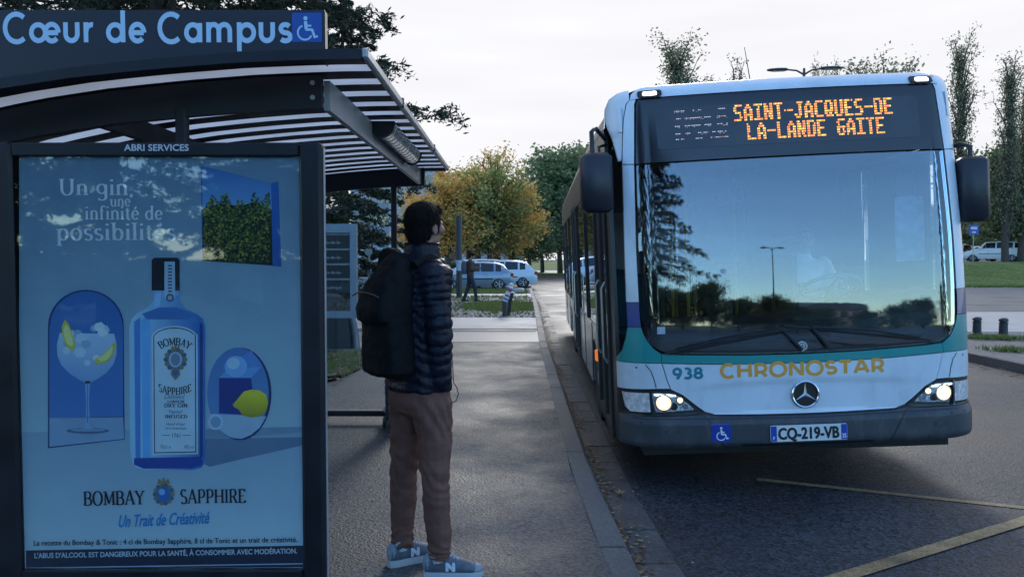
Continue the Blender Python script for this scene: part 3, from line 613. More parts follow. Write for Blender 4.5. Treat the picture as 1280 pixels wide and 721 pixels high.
# white front mask: pillars, roof band
skin('roof_band', [(-1.10, 2.889), (1.10, 2.889), (1.09, 2.93), (1.05, 2.965), (.98, 2.99), (-.98, 2.99), (-1.05, 2.965), (-1.09, 2.93)], white_p, .012, .04)
for s in (-1, 1):
    inner = [(1.115, 1.42), (1.117, 1.8), (1.10, 2.40), (1.075, 2.85), (1.06, 2.889), (1.10, 2.889)]
    outer = ([(1.125, 2.86), (1.15, 2.75), (1.165, 2.6), (1.175, 2.42), (1.19, 1.8), (1.195, 1.42)] if s < 0 else [(1.13, 2.86), (1.17, 2.7), (1.20, 2.42), (1.225, 1.8), (1.225, 1.42)])
    q = [(s * x, z) for x, z in inner + outer]; q = q if s < 0 else q[::-1]
    skin('front_pillar', q, white_p, .004, .05)
    # shoulder fairing beside the sign
    q = [(1.105, 2.889), (1.13, 2.865), (1.155, 2.75), (1.17, 2.6), (1.18, 2.45), (1.20, 2.45), (1.23, 2.62), (1.262, 2.74), (1.272, 2.80), (1.268, 2.87), (1.24, 2.93), (1.18, 2.965), (1.10, 2.975), (1.103, 2.93)] if s < 0 else \
        [(1.105, 2.889), (1.135, 2.865), (1.175, 2.7), (1.205, 2.42), (1.23, 1.8), (1.23, 1.42), (1.268, 1.42), (1.27, 1.8), (1.272, 2.80), (1.268, 2.87), (1.24, 2.93), (1.18, 2.965), (1.10, 2.975), (1.103, 2.93)]
    q = [(s * x, z) for x, z in q]; q = q if s < 0 else q[::-1]
    skin('shoulder_fairing', q, white_p, -.006, .05)
    skin('fairing_hinge', [(s * 1.165, 2.66), (s * 1.19, 2.66), (s * 1.19, 2.84), (s * 1.165, 2.84)][::(-1 if s > 0 else 1)], white_p, .012, .02)
    xo = 1.195 if s < 0 else 1.268
    q = [(s * 1.108, 1.24), (s * 1.115, 1.35), (s * 1.115, 1.416), (s * xo, 1.416), (s * xo, 1.24)]
    skin('navy_band', q if s > 0 else q[::-1], navy_p, .004, .05)
    # teal corner
    q = [(.985, .985), (.975, 1.045), (1.03, 1.085), (1.07, 1.14), (1.098, 1.20), (1.106, 1.236), (xo, 1.236), (1.21 if s < 0 else 1.272, 1.15), (1.235 if s < 0 else 1.272, 1.06), (1.272, 1.0), (1.272, .985)]
    q = [(s * x, z) for x, z in q]; skin('teal_corner', q if s > 0 else q[::-1], teal_p, .004, .05)
    # white corner under it, with the curved seam
    q = [(.978, .98), (.945, .85), (.925, .80), (1.0, .802), (1.2, .792), (1.272, .785), (1.272, .98)]
    q = [(s * x, z) for x, z in q]; skin('corner_panel', q if s > 0 else q[::-1], white_p, .004, .05)
    skin('panel_seam', [(s * x, z) for x, z in edge_line([(1.09, .972), (1.055, .93), (1.035, .87), (1.022, .805)], .006)], blk, .0055, .004)
    # headlamp: housing, lens, reflectors, lit lamp
    hq = [(.925, .785), (.86, .755), (.76, .675), (.715, .632), (.80, .622), (1.0, .612), (1.20, .607), (1.235, .63), (1.262, .70), (1.268, .772), (1.2, .782)]
    q = [(s * x, z) for x, z in hq]; q = q if s < 0 else q[::-1]
    hl = skin('headlamp', q, blk, -.012, .03)
    ins = [(.925, .765), (.87, .742), (.79, .675), (.765, .648), (.85, .64), (1.03, .632), (1.045, .70), (1.05, .768)]
    skin('reflector', [(s * x, z) for x, z in ins][::(1 if s < 0 else -1)], mat('lamp_reflector', (.8, .82, .85), .35, metal=1, var=.4, vscale=40, bump=.6, bscale=60), .0, .005, hl)
    ins = [(1.07, .768), (1.065, .632), (1.20, .627), (1.232, .66), (1.248, .762)]
    skin('indicator', [(s * x, z) for x, z in ins][::(1 if s < 0 else -1)], mat('indicator_lens', (.62, .58, .58), .3, var=.4, vscale=30, spec=.8), .0, .006, hl)
    def ldisc(name, u, w, r, m, off, n=20):
        return skin(name, [(u + r * math.cos(2 * PI * k / n), w + r * math.sin(2 * PI * k / n)) for k in range(n)], m, off, .008, hl)
    ldisc('lamp_bezel', s * .975, .70, .062, chrome, .010); ldisc('lit_bulb', s * .975, .70, .052, emi('warm_glow', (1, .66, .36), .9), .012); ldisc('lit_bulb', s * .975, .70, .036, emi('warm_lamp', (1, .84, .62), 3.0), .014)
    ldisc('lamp_bezel', s * .862, .712, .028, chrome, .010); ldisc('lit_bulb', s * .862, .718, .018, emi('amber_lamp', (1, .55, .2), 2.5), .014)
    ldisc('lamp_bezel', s * .905, .672, .026, blk, .008); ldisc('lamp_bezel', s * .826, .672, .02, chrome, .009)
    skin('light_strip', [(s * x, z) for x, z in ((1.04, .752), (.89, .744), (.89, .756), (1.04, .764))][::(-1 if s < 0 else 1)], emi('cool_strip', (.75, .9, 1), 1.0), .010, .006, hl)
    lq = [(.925, .785), (.86, .755), (.76, .675), (.715, .632), (.80, .622), (1.0, .612), (1.06, .611), (1.062, .784)]
    skin('lens', [(s * x, z) for x, z in lq][::(1 if s < 0 else -1)], glass('lamp_lens', (.93, .95, .97), refl=.03), .010, .003, hl)
    # corner marker lamp on the roof band
    ml = skin('marker_lamp', rounded(s * .965 - .085, 2.892, s * .965 + .085, 2.945, .015), blk, .030, .03)
    skin('marker_lens', rounded(s * .965 - .05, 2.902, s * .965 + .05, 2.932, .012), emi('marker_light', (1, .96, .9), 4.), .034, .01, ml)
    # fog lamp
    fl = skin('fog_lamp', rounded(s * .93 - .085, .455, s * .93 + .085, .535, .02), blk_m, .002, .01)
    skin('fog_lens', [(s * .93 + .05 * math.cos(2 * PI * k / 16), .495 + .03 * math.sin(2 * PI * k / 16)) for k in range(16)], mat('fog_glass', (.12, .13, .15), .12, metal=.6, var=.4, vscale=40), .006, .008, fl)
# teal strip and white flap under the windscreen
skin('teal_strip', [(-.981, .985), (-.6, .968), (0, .958), (.6, .968), (.981, .985), (.97, 1.047), (.86, 1.037), (.4, 1.02), (0, 1.016), (-.4, 1.02), (-.86, 1.037), (-.97, 1.047)], teal_p, .006, .05)
fl_ = [(-.972, .978), (-.94, .855), (-.918, .795), (-.84, .755), (-.74, .67), (-.69, .632), (-.62, .612), (-.3, .606), (0, .604)]
flap = fl_ + [(-x, z) for x, z in fl_[::-1][1:]] + [(.6, .962), (0, .952), (-.6, .962)]
def flapd(u, v):
    d = bow(u, v); t = max(0, 1 - (abs(u) / .78) ** 6); z = .5 + .5 * math.tanh((v - .80 - .03 * (1 - (u / .7) ** 2)) / .012)
    return d + .014 * t * (1 - z) * (1 if v > .62 else .3)
skin('front_flap', flap, white_p, .008, .05, dfun=flapd, vstep=.02)
# bumper
bt = [(-.715, .618), (-.62, .598), (-.3, .592), (0, .590)]
bt = [(-E_, .60), (-1.20, .597), (-.80, .604)] + bt; bt = bt + [(-x, z) for x, z in bt[::-1][1:]]
bumper = skin('front_bumper', [(E_, .38), (0, .365), (-E_, .38)] + bt, bump_p, .004, .08)
for s in (-1, 1):
    skin('panel_seam', [(s * x, z) for x, z in edge_line([(.70, .60), (.66, .55), (.60, .44), (.57, .385)], .008)], blk, .0055, .004, bumper)
for s in (-1, 1):
    for (x, z) in ((1.02, .56), (1.14, .56), (.45, .40), (.85, .40), (1.15, .95), (1.235, 2.55)):
        skin('screw', [(s * x + .007 * math.cos(2 * PI * k / 8), z + .007 * math.sin(2 * PI * k / 8)) for k in range(8)], blk, .0065, .003)
    skin('panel_seam', [(s * x, z) for x, z in edge_line([(1.105, 1.418), (1.27 if s > 0 else 1.19, 1.418)], .005)], blk, .0065, .004)
    skin('panel_seam', [(s * x, z) for x, z in edge_line([(1.10, 2.41), (1.27 if s > 0 else 1.175, 2.42)], .006)], blk, .0065, .004)
skin('panel_seam', edge_line([(-1.2, .585), (-.7, .585), (0, .578), (.7, .585), (1.2, .585)], .005), blk, .0055, .004, bumper)
skin('bumper_vent', rounded(-.45, .385, .45, .405, .008), blk, .0055, .004, bumper)
# number plate
def flatd(u, v): return -.02
pl = skin('number_plate', rounded(-.262, .42, .262, .532, .008), mat('plate_white', (.62, .66, .68), .4, var=.04), .035, .01, dfun=flatd)
skin('plate_band', [(-.26, .423), (-.22, .423), (-.22, .529), (-.26, .529)], mat('plate_blue', (.01, .05, .35), .4), .0365, .004, pl, dfun=flatd)
skin('plate_band', [(.22, .423), (.26, .423), (.26, .529), (.22, .529)], mat('plate_blue', (.01, .05, .35), .4), .0365, .004, pl, dfun=flatd)
ink = mat('black_ink', (.01, .01, .012), .5, var=0); wink = mat('white_ink', (.7, .74, .8), .5, var=0)
text('plate_number', 'CQ-219-VB', -.212, .208, .437, .078, fm(.036, flatd), ink, pl, bold=.0042)
text('plate_letter', 'F', -.246, -.234, .435, .022, fm(.037, flatd), wink, pl, bold=.001)
text('plate_letter', '35', .226, .254, .435, .03, fm(.037, flatd), wink, pl, bold=.001)
fr = MB(); fr.box((0, .012, .476), (.545, .02, .13)); fr.build('plate_holder', blk, bus)
# lettering on the flap
text('fleet_number', sans('938', .17), -.908, -.695, .868, .080, fm(.0085, flapd), mat('teal_ink', (.01, .20, .27), .4, var=0), bus)
text('line_name', sans('CHRONOSTAR', .165, .06), -.582, .553, .870, .094, fm(.0085, flapd), mat('gold_ink', (.72, .33, .045), .45, var=0), bus)
# three-pointed star badge
def ring(name, u, w, r0, r1, m, off, parent=bus, th=.01, n=32, dfun=bow):
    mb = MB(); P = lambda r, k, o: (u + r * math.cos(2 * PI * k / n), dfun(u, w) - o, w + r * math.sin(2 * PI * k / n))
    mb.loft([[P(r0, k, off - th) for k in range(n)], [P(r0, k, off) for k in range(n)], [P((r0 + r1) / 2, k, off + .004) for k in range(n)], [P(r1, k, off) for k in range(n)], [P(r1, k, off - th) for k in range(n)]], cap=False)
    return mb.build(name, m, parent, smooth=40)
def star(u, w, R0, off, m, parent):
    mb = MB(); y = bow(u, w) - off
    for k in range(3):
        a = R_(90 + 120 * k); tip = (u + R0 * math.cos(a), y, w + R0 * math.sin(a)); l, r = a + R_(60), a - R_(60); b = R0 * .16
        mb.add([tip, (u + b * math.cos(l), y, w + b * math.sin(l)), (u, y - .012 * R0 / .09, w), (u + b * math.cos(r), y, w + b * math.sin(r))], [(0, 1, 2), (0, 2, 3)])
    return link('star', mb.me('star', False), m, parent)
badge = skin('star_badge', [(.088 * math.cos(2 * PI * k / 32), .735 + .088 * math.sin(2 * PI * k / 32)) for k in range(32)], blk, .0, .02)
ring('badge_ring', 0, .735, .083, .096, chrome, .012, badge); star(0, .735, .084, .006, mat('satin_chrome', (.6, .62, .66), .3, metal=.85, var=.05), badge)
b2 = skin('badge', [(-.012 + .034 * math.cos(2 * PI * k / 24), 1.073 + .034 * math.sin(2 * PI * k / 24)) for k in range(24)], mat('badge_silver', (.45, .48, .52), .35, metal=.5, var=.1), .012, .01)
ring('badge_ring', -.012, 1.073, .021, .025, ink, .0135, b2, th=.004); star(-.012, 1.073, .022, .0135, ink, b2)
# wheelchair stickers
def wheelchair(u, w, s, mapf, parent, m, n=18):
    def dsc(cx, cz, r): return [(cx + r * math.cos(2 * PI * k / n), cz + r * math.sin(2 * PI * k / n)) for k in range(n)]
    mb = MB()
    def poly(p, l=.0006):
        mb.add([mapf(u + x * s, w + z * s, l) for x, z in p], [tuple(range(len(p)))])
    poly(dsc(-.02, .34, .065)); poly(edge_line([(-.02, .25), (.0, .0)], .10), .0007); poly(edge_line([(-.01, .11), (.16, .11)], .06), .0008)
    poly(edge_line([(-.02, -.01), (.2, -.01)], .075), .0009); poly(edge_line([(.18, .0), (.27, -.26)], .075), .001); poly(edge_line([(.24, -.25), (.36, -.21)], .06), .0011)
    pts = [(-.04 + .22 * math.cos(R_(a)), -.1 + .22 * math.sin(R_(a))) for a in range(110, 341, 15)]
    e = edge_line(pts, .055); h = len(pts)
    for i in range(h - 1): mb.add([mapf(u + x * s, w + z * s, .0012) for x, z in (e[i], e[i + 1], e[2 * h - 2 - i], e[2 * h - 1 - i])], [(0, 1, 2, 3)])
    return link('wheelchair_symbol', mb.me('s', False), m, parent)
bl = mat('sticker_blue', (.008, .035, .30), .35, var=.05)
st = skin('access_sticker', [(-.66, .425), (-.525, .422), (-.525, .55), (-.66, .553)], bl, .006, .004); wheelchair(-.59, .478, .13, fm(.0065), st, wink)
skin('inspection_sticker', [(-1.0, 1.19), (-.945, 1.19), (-.945, 1.24), (-1.0, 1.24)], mat('pale_sticker', (.35, .42, .5), .5, var=.3, vscale=60), .006, .002)
skin('inspection_sticker', [(-.545, 1.60), (-.51, 1.60), (-.51, 1.63), (-.545, 1.63)], mat('pale_sticker', (.35, .42, .5), .5), .006, .002)
# LED destination text, 5x7 dot glyphs drawn bold
GL = dict(S='0111110000100000111000001000011111 '.replace(' ', ''), )
F5 = {'S': ['01111', '10000', '10000', '01110', '00001', '00001', '11110'], 'A': ['00100', '01010', '10001', '10001', '11111', '10001', '10001'], 'I': ['11111', '00100', '00100', '00100', '00100', '00100', '11111'],
 'N': ['10001', '11001', '11001', '10101', '10011', '10011', '10001'], 'T': ['11111', '00100', '00100', '00100', '00100', '00100', '00100'], '-': ['00000', '00000', '00000', '11111', '00000', '00000', '00000'],
 'J': ['00111', '00010', '00010', '00010', '00010', '10010', '01100'], 'C': ['01111', '10000', '10000', '10000', '10000', '10000', '01111'], 'Q': ['01110', '10001', '10001', '10001', '10101', '10010', '01101'],
 'U': ['10001', '10001', '10001', '10001', '10001', '10001', '01110'], 'E': ['11111', '10000', '10000', '11110', '10000', '10000', '11111'], 'D': ['11110', '10001', '10001', '10001', '10001', '10001', '11110'],
 'L': ['10000', '10000', '10000', '10000', '10000', '10000', '11111'], 'G': ['01111', '10000', '10000', '10111', '10001', '10001', '01110'], ' ': ['00000'] * 7}
ledm = [emi('led_amber', (1, .33, .06), .85), emi('led_orange', (1, .22, .05), .9), emi('led_yellow', (.95, .6, .10), .8)]
def led(body, u0, u1, v0, v1):
    n = len(body); px = (u1 - u0) / (n * 7 - 1); pz = (v1 - v0) / 7; mb = MB()
    for i, ch in enumerate(body):
        for r in range(7):
            row = F5[ch][r]; row = [1 if (c < 5 and row[c] == '1') or (c > 0 and row[c - 1] == '1') else 0 for c in range(6)]
            for c in range(6):
                if row[c] and random.random() > .03:
                    mb.cur = random.choices((0, 1, 2), (5, 3, 2.2))[0]
                    u = u0 + (i * 7 + c) * px; w = v1 - r * pz; y = bow(u, w) - .0085
                    mb.add([(u, y, w), (u + px * .88, y, w), (u + px * .88, y, w - pz * .66), (u, y, w - pz * .66)], [(0, 1, 2, 3)])
    link('led_text', mb.me('led', False), ledm, bus, 'stuff')
led('SAINT-JACQUES-DE', -.385, .735, 2.668, 2.79)
led('LA-LANDE GAITE', -.30, .665, 2.53, 2.652)
# partly lit line-number matrix on the left of the sign
mb = MB()
for (row, segs) in ((2.775, ((-.80, -.70), (-.60, -.51), (-.33, -.25))), (2.72, ((-.80, -.74), (-.695, -.42), (-.35, -.255))), (2.665, ((-.80, -.74), (-.695, -.42), (-.37, -.255))), (2.61, ((-.80, -.74), (-.695, -.61), (-.56, -.46), (-.41, -.26))), (2.57, ((-.80, -.72), (-.59, -.52), (-.43, -.255)))):
    for a, b in segs:
        a, b = -.80 + (a + .80) * .66, -.80 + (b + .80) * .66; u = a
        while u < b:
            for dz in (0, .012, .024) if row != 2.57 else (0,):
                if random.random() < (.75 if dz != .012 else .35):
                    mb.cur = random.choices((0, 1), (3, 1))[0]; y = bow(u, row) - .0085
                    mb.add([(u, y, row - dz), (u + .009, y, row - dz), (u + .009, y, row - dz - .006), (u, y, row - dz - .006)], [(0, 1, 2, 3)])
            u += .0125
link('led_text', mb.me('led', False), [emi('led_dim', (.55, .50, .56), .45), emi('led_dim_red', (.5, .22, .18), .4)], bus, 'stuff')

# ---- roof, sides, rear
LB = 11.95
def roofz(u, y):
    z = 2.985 + .10 * (1 - math.exp(-max(0, y - .5) / 1.2)); a = abs(u); r = .24; t = max(0., min(1., (a - (W_ - r)) / r)); return z - .02 * (a / W_) ** 2 - r * (1 - math.sqrt(max(0., 1 - t * t)))
def yfront(u): return bow(min(abs(u), 1.27), min(2.985, roofz(u, 0))) + .02
us = [-1.275, -1.27, -1.25, -1.21, -1.15, -1.05, -.8, -.4, 0, .4, .8, 1.05, 1.15, 1.21, 1.25, 1.27, 1.275]
rings = []
for t in [0, .01, .03, .08, .16, .3, .5, .75, 1]: rings.append([(u, yfront(u) + (LB - yfront(u)) * t, roofz(u, yfront(u) + (LB - yfront(u)) * t)) for u in us])
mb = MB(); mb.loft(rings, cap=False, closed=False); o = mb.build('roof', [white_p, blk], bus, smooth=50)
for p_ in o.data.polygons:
    if p_.center.x < -1.16 and p_.center.y > .62: p_.material_index = 1  # kerb-side roof shoulder coloured black, its shadow put into the material
for y_, w_ in ((4.2, 1.7), (8.6, 1.5)): pod = MB(); pod.box((0, y_, 3.13), (w_, 2.2, .12), bev=.05); pod.build('roof_pod', white_p, bus, smooth=40)
an = MB(); an.tube([(.03, 1.15, 3.0), (.03, 1.17, 3.08)], [.02, .008]); an.tube([(.03, 1.17, 3.07), (-.0, 1.25, 3.47)], [.005, .0025], 6); an.build('antenna', blk, bus)
def side(name, poly, s, m, off=0., th=.03, parent=bus, kind=None):
    mb = MB(); x = s * (W_ - .002 + off); mb.prism(poly, x, x - s * th, 'x'); return mb.build(name, m, parent, kind)
def fcurve(v0, v1, n=8, e=0.): return [(bow(W_, v0 + (v1 - v0) * k / n) + e, v0 + (v1 - v0) * k / n) for k in range(n + 1)]
side_l = mat('bus_side_panel', (.34, .36, .38), .22, var=.1, vscale=2, coat=.6, bump=.03, bscale=2)
for s in (-1, 1):
    fw = [(2.72 + .53 * math.cos(R_(a)), .36 + .53 * math.sin(R_(a)) * 1.0) for a in range(0, 181, 15)]
    rw = [(8.6 + .53 * math.cos(R_(a)), .36 + .53 * math.sin(R_(a))) for a in range(0, 181, 15)]
    f = [p for p in fw if p[1] >= .36]; r2 = [p for p in rw if p[1] >= .36]
    if s < 0:
        side('skirt_panel', [(LB, .36), (LB, 1.05), (6.95, 1.05), (6.95, .36)] + r2[::-1], s, side_l)
        side('skirt_panel', [(5.6, .36), (5.6, 1.05), (2.0, 1.05), (2.0, .36)] + f[::-1], s, side_l)
    else:
        side('skirt_panel', [(LB, .36), (LB, 1.05)] + [(.42, 1.05), (.42, .36)] + f[::-1] + r2[::-1], s, side_l)
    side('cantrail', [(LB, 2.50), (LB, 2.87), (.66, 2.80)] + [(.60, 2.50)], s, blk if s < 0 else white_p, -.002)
    side('corner_post', fcurve(.60, 2.5, 10, -.02) + [(.66, 2.5), (.66, .36), (.40, .36)], s, blk)
    side('window_band', [(LB - .1, 1.05), (LB - .1, 2.5), (2.02, 2.5), (2.02, 1.05)] if s > 0 else [(LB - .1, 1.05), (LB - .1, 2.5), (6.97, 2.5), (6.97, 1.05)], s, side_g, -.008, .006)
    if s < 0: side('window_band', [(5.58, 1.05), (5.58, 2.5), (2.02, 2.5), (2.02, 1.05)], s, side_g, -.008, .006)
    if s > 0: side('driver_window', [(1.98, 1.25), (1.98, 2.45), (.75, 2.45), (.75, 1.25)], s, glass('clear_glass', (.85, .87, .88)), -.004, .006)
    for y in ([2.02, 3.6, 5.52, 7.0, 8.55, 10.1, 11.8] if s < 0 else [2.1, 3.6, 5.2, 6.8, 8.4, 10.0, 11.8]):
        mb = MB(); mb.box((s * (W_ + .002), y, 1.78), (.02, .07, 1.46)); mb.build('window_pillar', blk, bus)
    mb = MB(); mb.box((s * (W_ + .004), 6.3, 2.47), (.02, 11.2, .05)); mb.box((s * (W_ + .003), 9.4 if s < 0 else 6.3, 1.06), (.02, 4.9 if s < 0 else 11.2, .05)); mb.build('trim_rail', blk, bus)
    for y in (3.0, 4.4, 7.7, 9.3, 10.9):
        mb = MB(); mb.box((s * (W_ + .001), y, .70), (.006, .012, .68)); mb.build('panel_seam', blk, bus)
# doors on the kerb side: two leaves each, glazed
for y0, nm in ((.68, 'front_door'), (5.64, 'middle_door')):
    dr = MB(); dr.box((-W_ + .03, y0 + .64, .34), (.03, 1.28, .06)); dr = dr.build(nm, blk, bus)
    for k in (0, 1):
        a = y0 + k * .65; b = a + .62; fr = MB()
        fr.box((-W_ + .0, a + .035, 1.4), (.04, .07, 2.16), bev=.01); fr.box((-W_ + .0, b - .035, 1.4), (.04, .07, 2.16), bev=.01)
        fr.box((-W_, (a + b) / 2, 2.45), (.04, .50, .07)); fr.box((-W_, (a + b) / 2, .36), (.04, .50, .08)); lf = fr.build('door_leaf', blk_m, dr)
        pn = MB(); pn.box((-W_ + .004, (a + b) / 2, 1.41), (.008, .5, 2.02)); pn.build('door_pane', side_g, dr)
        hb = MB(); hb.tube([(-W_ - .02, a + .10, .9), (-W_ - .05, a + .10, .95), (-W_ - .05, a + .10, 1.5), (-W_ - .02, a + .10, 1.55)], .012); hb.build('grab_bar', mat('grey_bar', (.5, .5, .48), .3, metal=.7), dr)
mk = MB(); mk.box((-W_ - .02, 2.05, .80), (.04, .07, .11), bev=.01); mk.build('side_marker', mat('amber_lens', (.75, .16, .02), .3, emit=(1, .25, .05), es=.35), bus)
# rear
mb = MB(); mb.prism(rounded(-W_, .36, W_, 2.98, .2), LB - .01, LB + .05, 'y'); mb.build('rear_panel', white_p, bus)
mb = MB(); mb.prism(rounded(-1.1, 1.5, 1.1, 2.5, .08), LB + .052, LB + .06, 'y'); mb.build('rear_window', sign_g, bus)
for s in (-1, 1):
    mb = MB(); mb.box((s * 1.12, LB + .06, 1.0), (.12, .03, .5), bev=.01); mb.build('tail_lamp', mat('tail_red', (.35, .01, .01), .25), bus)
# underbody and floor, ceiling, inner walls
mb = MB(); mb.box((0, 6.3, .40), (2.3, 11.0, .10)); mb.build('floor', int_m, bus)
mb = MB(); mb.box((0, 6.3, 2.72), (2.3, 11.0, .04)); mb.build('ceiling', mat('ceiling_grey', (.16, .17, .18), .7), bus)
mb = MB(); mb.box((0, .62, 2.62), (2.3, .5, .30)); mb.build('sign_box', int_m, bus)
mb = MB()
for y in (3.6, 8.6): mb.box((0, y, .32), (.5, 1.6, .16)); mb.tube([(-1.0, 2.72 if y < 5 else 8.6, .42), (1.0, 2.72 if y < 5 else 8.6, .42)], .07)
mb.build('axle', blk_m, bus)
mb = MB(); mb.box((0, .95, .33), (2.2, 1.4, .10)); mb.build('under_tray', blk_m, bus)
# wheels
def wheel(x, y, s, R0=.475, wdt=.28):
    mb = MB(); prof = [(.30, 0), (.44, .0), (.468, .03), (R0, .08), (R0, wdt - .06), (.45, wdt), (.3, wdt)]
    mb.loft([[(s * (wdt - w) + x, y + r * math.cos(2 * PI * k / 32), R0 + r * math.sin(2 * PI * k / 32)) for k in range(32)] for r, w in prof], cap=True)
    t = mb.build('wheel', blk_m, bus, smooth=40)
    mb = MB(); prof = [(.29, .02), (.27, .05), (.15, .06), (.13, .01), (.05, 0), (.01, 0)]
    mb.loft([[(s * (wdt + .004 - w) + x, y + r * math.cos(2 * PI * k / 24), R0 + r * math.sin(2 * PI * k / 24)) for k in range(24)] for r, w in prof], cap=True); mb.build('rim', mat('steel_rim', (.3, .31, .33), .4, metal=.7, var=.15), t, smooth=40)
for s in (-1, 1):
    for y in (2.72, 8.6): wheel(s * .965, y, s)
# seats, poles, dash, steering wheel, cab partition
seat_m = mat('seat_fabric', (.03, .10, .13), .85, var=.3, vscale=30)
for y in (3.6, 4.5, 7.6, 8.6, 9.5, 10.4):
    for x in (-1.0, -.55, .55, 1.0):
        mb = MB(); mb.box((x, y, .86), (.40, .40, .08), bev=.03); mb.box((x, y + .2, 1.2), (.40, .07, .62), bev=.03); mb.box((x, y, .64), (.06, .3, .38)); mb.build('seat', seat_m, bus)
for y in (2.3, 3.2, 5.5, 7.0): 
    for x in (-.35, .35):
        mb = MB(); mb.tube([(x, y, .45), (x, y, 2.7)], .018, 8); mb.build('grab_pole', mat('yellow_pole', (.5, .38, .05), .4), bus)
mb = MB(); mb.prism([(.16, .5), (.16, 1.12), (.22, 1.22), (.62, 1.26), (.70, 1.0), (.75, .5)], -1.05, .25, 'x'); mb.build('dashboard', dash_m, bus, smooth=30)
mb = MB()
mb.loft([[(x, .16, .6), (x, .2, 1.15 + h * .6), (x, .34, 1.22 + h), (x, .80, 1.22 + h), (x, .9, .6)] for x, h in ((-.1, .0), (.3, .07), (.7, .16), (.95, .20), (1.08, .19))]); mb.build('cab_dash', mat('cab_plastic', (.09, .10, .10), .55, var=.2), bus)
mb = MB(); mb.box((.25, 1.55, 1.1), (.04, 1.3, 1.2)); mb.box((.65, 2.15, 1.5), (.9, .04, 2.0)); mb.build('cab_partition', int_m, bus)
mb = MB(); c = Vector((.56, .98, 1.42)); rot = Matrix.Rotation(R_(-28), 3, 'X')
mb.tube([c + rot @ Vector((.225 * math.cos(2 * PI * k / 24), .225 * math.sin(2 * PI * k / 24), 0)) for k in range(25)], .017, 8, cap=False)
for a in (20, 160, 270): mb.tube([c, c + rot @ Vector((.22 * math.cos(R_(a)), .22 * math.sin(R_(a)), 0))], .014, 6)
mb.tube([c, c + rot @ Vector((0, 0, -.35))], .035, 8); mb.build('steering_wheel', mat('wheel_grip', (.10, .11, .12), .5), bus, smooth=60)
mb = MB(); mb.box((.56, 1.75, 1.0), (.5, .5, .12), bev=.05); mb.box((.56, 2.0, 1.45), (.48, .12, .85), bev=.05); mb.box((.56, 1.75, .7), (.3, .3, .5)); mb.build('driver_seat', seat_m, bus)
mb = MB(); mb.box((.95, .5, 2.15), (.16, .03, .28), bev=.03); mb.tube([(.95, .5, 2.28), (.95, .45, 2.45)], .01); mb.build('interior_mirror', blk, bus)
mb = MB(); mb.prism(rounded(.84, 1.62, 1.05, 2.1, .02), .42, .43, 'y'); mb.build('notice_sheet', mat('notice_paper', (.30, .38, .45), .8, var=.35, vscale=14), bus)
# wipers
for (u0, v0, u1, v1, u2, v2) in ((-.02, 1.05, -.15, 1.19, -.88, 1.075), (.16, 1.06, .05, 1.205, .80, 1.10)):
    mb = MB(); P = lambda u, v, o: (u, bow(u, v) - o, v)
    mb.tube([P(u0, v0, .02), P((u0 + u1) / 2, (v0 + v1) / 2, .04), P(u1, v1, .04)], [.014, .010, .008], 6)
    mb.tube([P(u1, v1, .04), P((u1 + u2) / 2, (v1 + v2) / 2 + .02, .045), P(u2, v2, .04)], [.009, .008, .006], 6)
    mb.tube([P(u1 + (u2 - u1) * t, v1 + (v2 - v1) * t - .012, .018) for t in (-.25, 0, .3, .6, .9, 1.1)], [.008, .011, .012, .012, .014, .008], 6); mb.build('wiper', blk_m, bus)
skin('cowl_vent', [(-.9, 1.055), (0, 1.036), (.9, 1.055), (.9, 1.066), (0, 1.050), (-.9, 1.066)], blk_m, .012, .01)
# wing mirrors on arms
def mirror(s, c, size, arm):
    mb = MB(); mb.box(c, size, bev=.032, rot=Matrix.Rotation(R_(8 * -s), 3, 'Z')); o = mb.build('wing_mirror', mat('mirror_shell', (.016, .018, .026), .42, var=.15, bump=.08, bscale=300), bus, smooth=50)
    mb = MB(); mb.tube(arm, .017, 8); mb.build('mirror_arm', blk, o, smooth=60)
    mb = MB(); mb.box((c[0], c[1] + size[1] / 2 + .004, c[2]), (size[0] * .8, .01, size[2] * .85)); mb.build('mirror_glass', chrome, o)
mirror(-1, (-1.375, .22, 2.29), (.225, .16, .43), [(-1.28, .45, 2.64), (-1.36, .30, 2.70), (-1.395, .22, 2.66), (-1.395, .22, 2.48)])
mirror(1, (1.335, .30, 2.12), (.20, .17, .47), [(1.25, .45, 2.44), (1.29, .36, 2.46), (1.33, .30, 2.43), (1.33, .30, 2.3)])
mb = MB(); mb.tube([(-1.27, .50, 2.60), (-1.33, .42, 2.58), (-1.33, .40, 2.46), (-1.27, .46, 2.40)], .012, 6); mb.build('mirror_bracket', blk, bus)

# ================================================================== BUS SHELTER
sh_m = mat('shelter_steel', (.012, .014, .022), .5, var=.25, vscale=4, spec=.3, detail=8, rvar=.12)
sh_g = mat('shelter_grey', (.30, .32, .35), .4, metal=.3, var=.12, vscale=5)
shel = thing('bus_shelter', 'dark steel bus shelter with curved slatted roof and station name board', 'bus shelter', (-1.6, 5.1, 0))
SO = Vector((-1.6, 5.1, 0))
RXs = [-2.75, -2.45, -2.13, -1.8, -1.467, -1.13, -.8, -.617]; RZs = [2.10, 2.185, 2.253, 2.303, 2.337, 2.363, 2.376, 2.378]
def rz(x): return float(np.interp(x, RXs, RZs))
def arc_beam(y0, y1, top, bot, x0=-2.75, x1=-.617, n=16):
    mb = MB(); rings = []
    for k in range(n + 1):
        x = x0 + (x1 - x0) * k / n; z = rz(x); rings.append([Vector((x, y0, z + bot)) - SO, Vector((x, y1, z + bot)) - SO, Vector((x, y1, z + top)) - SO, Vector((x, y0, z + top)) - SO])
    return mb.loft(rings)
arc_beam(3.18, 3.235, .0, -.042).build('roof_edge', sh_m, shel)
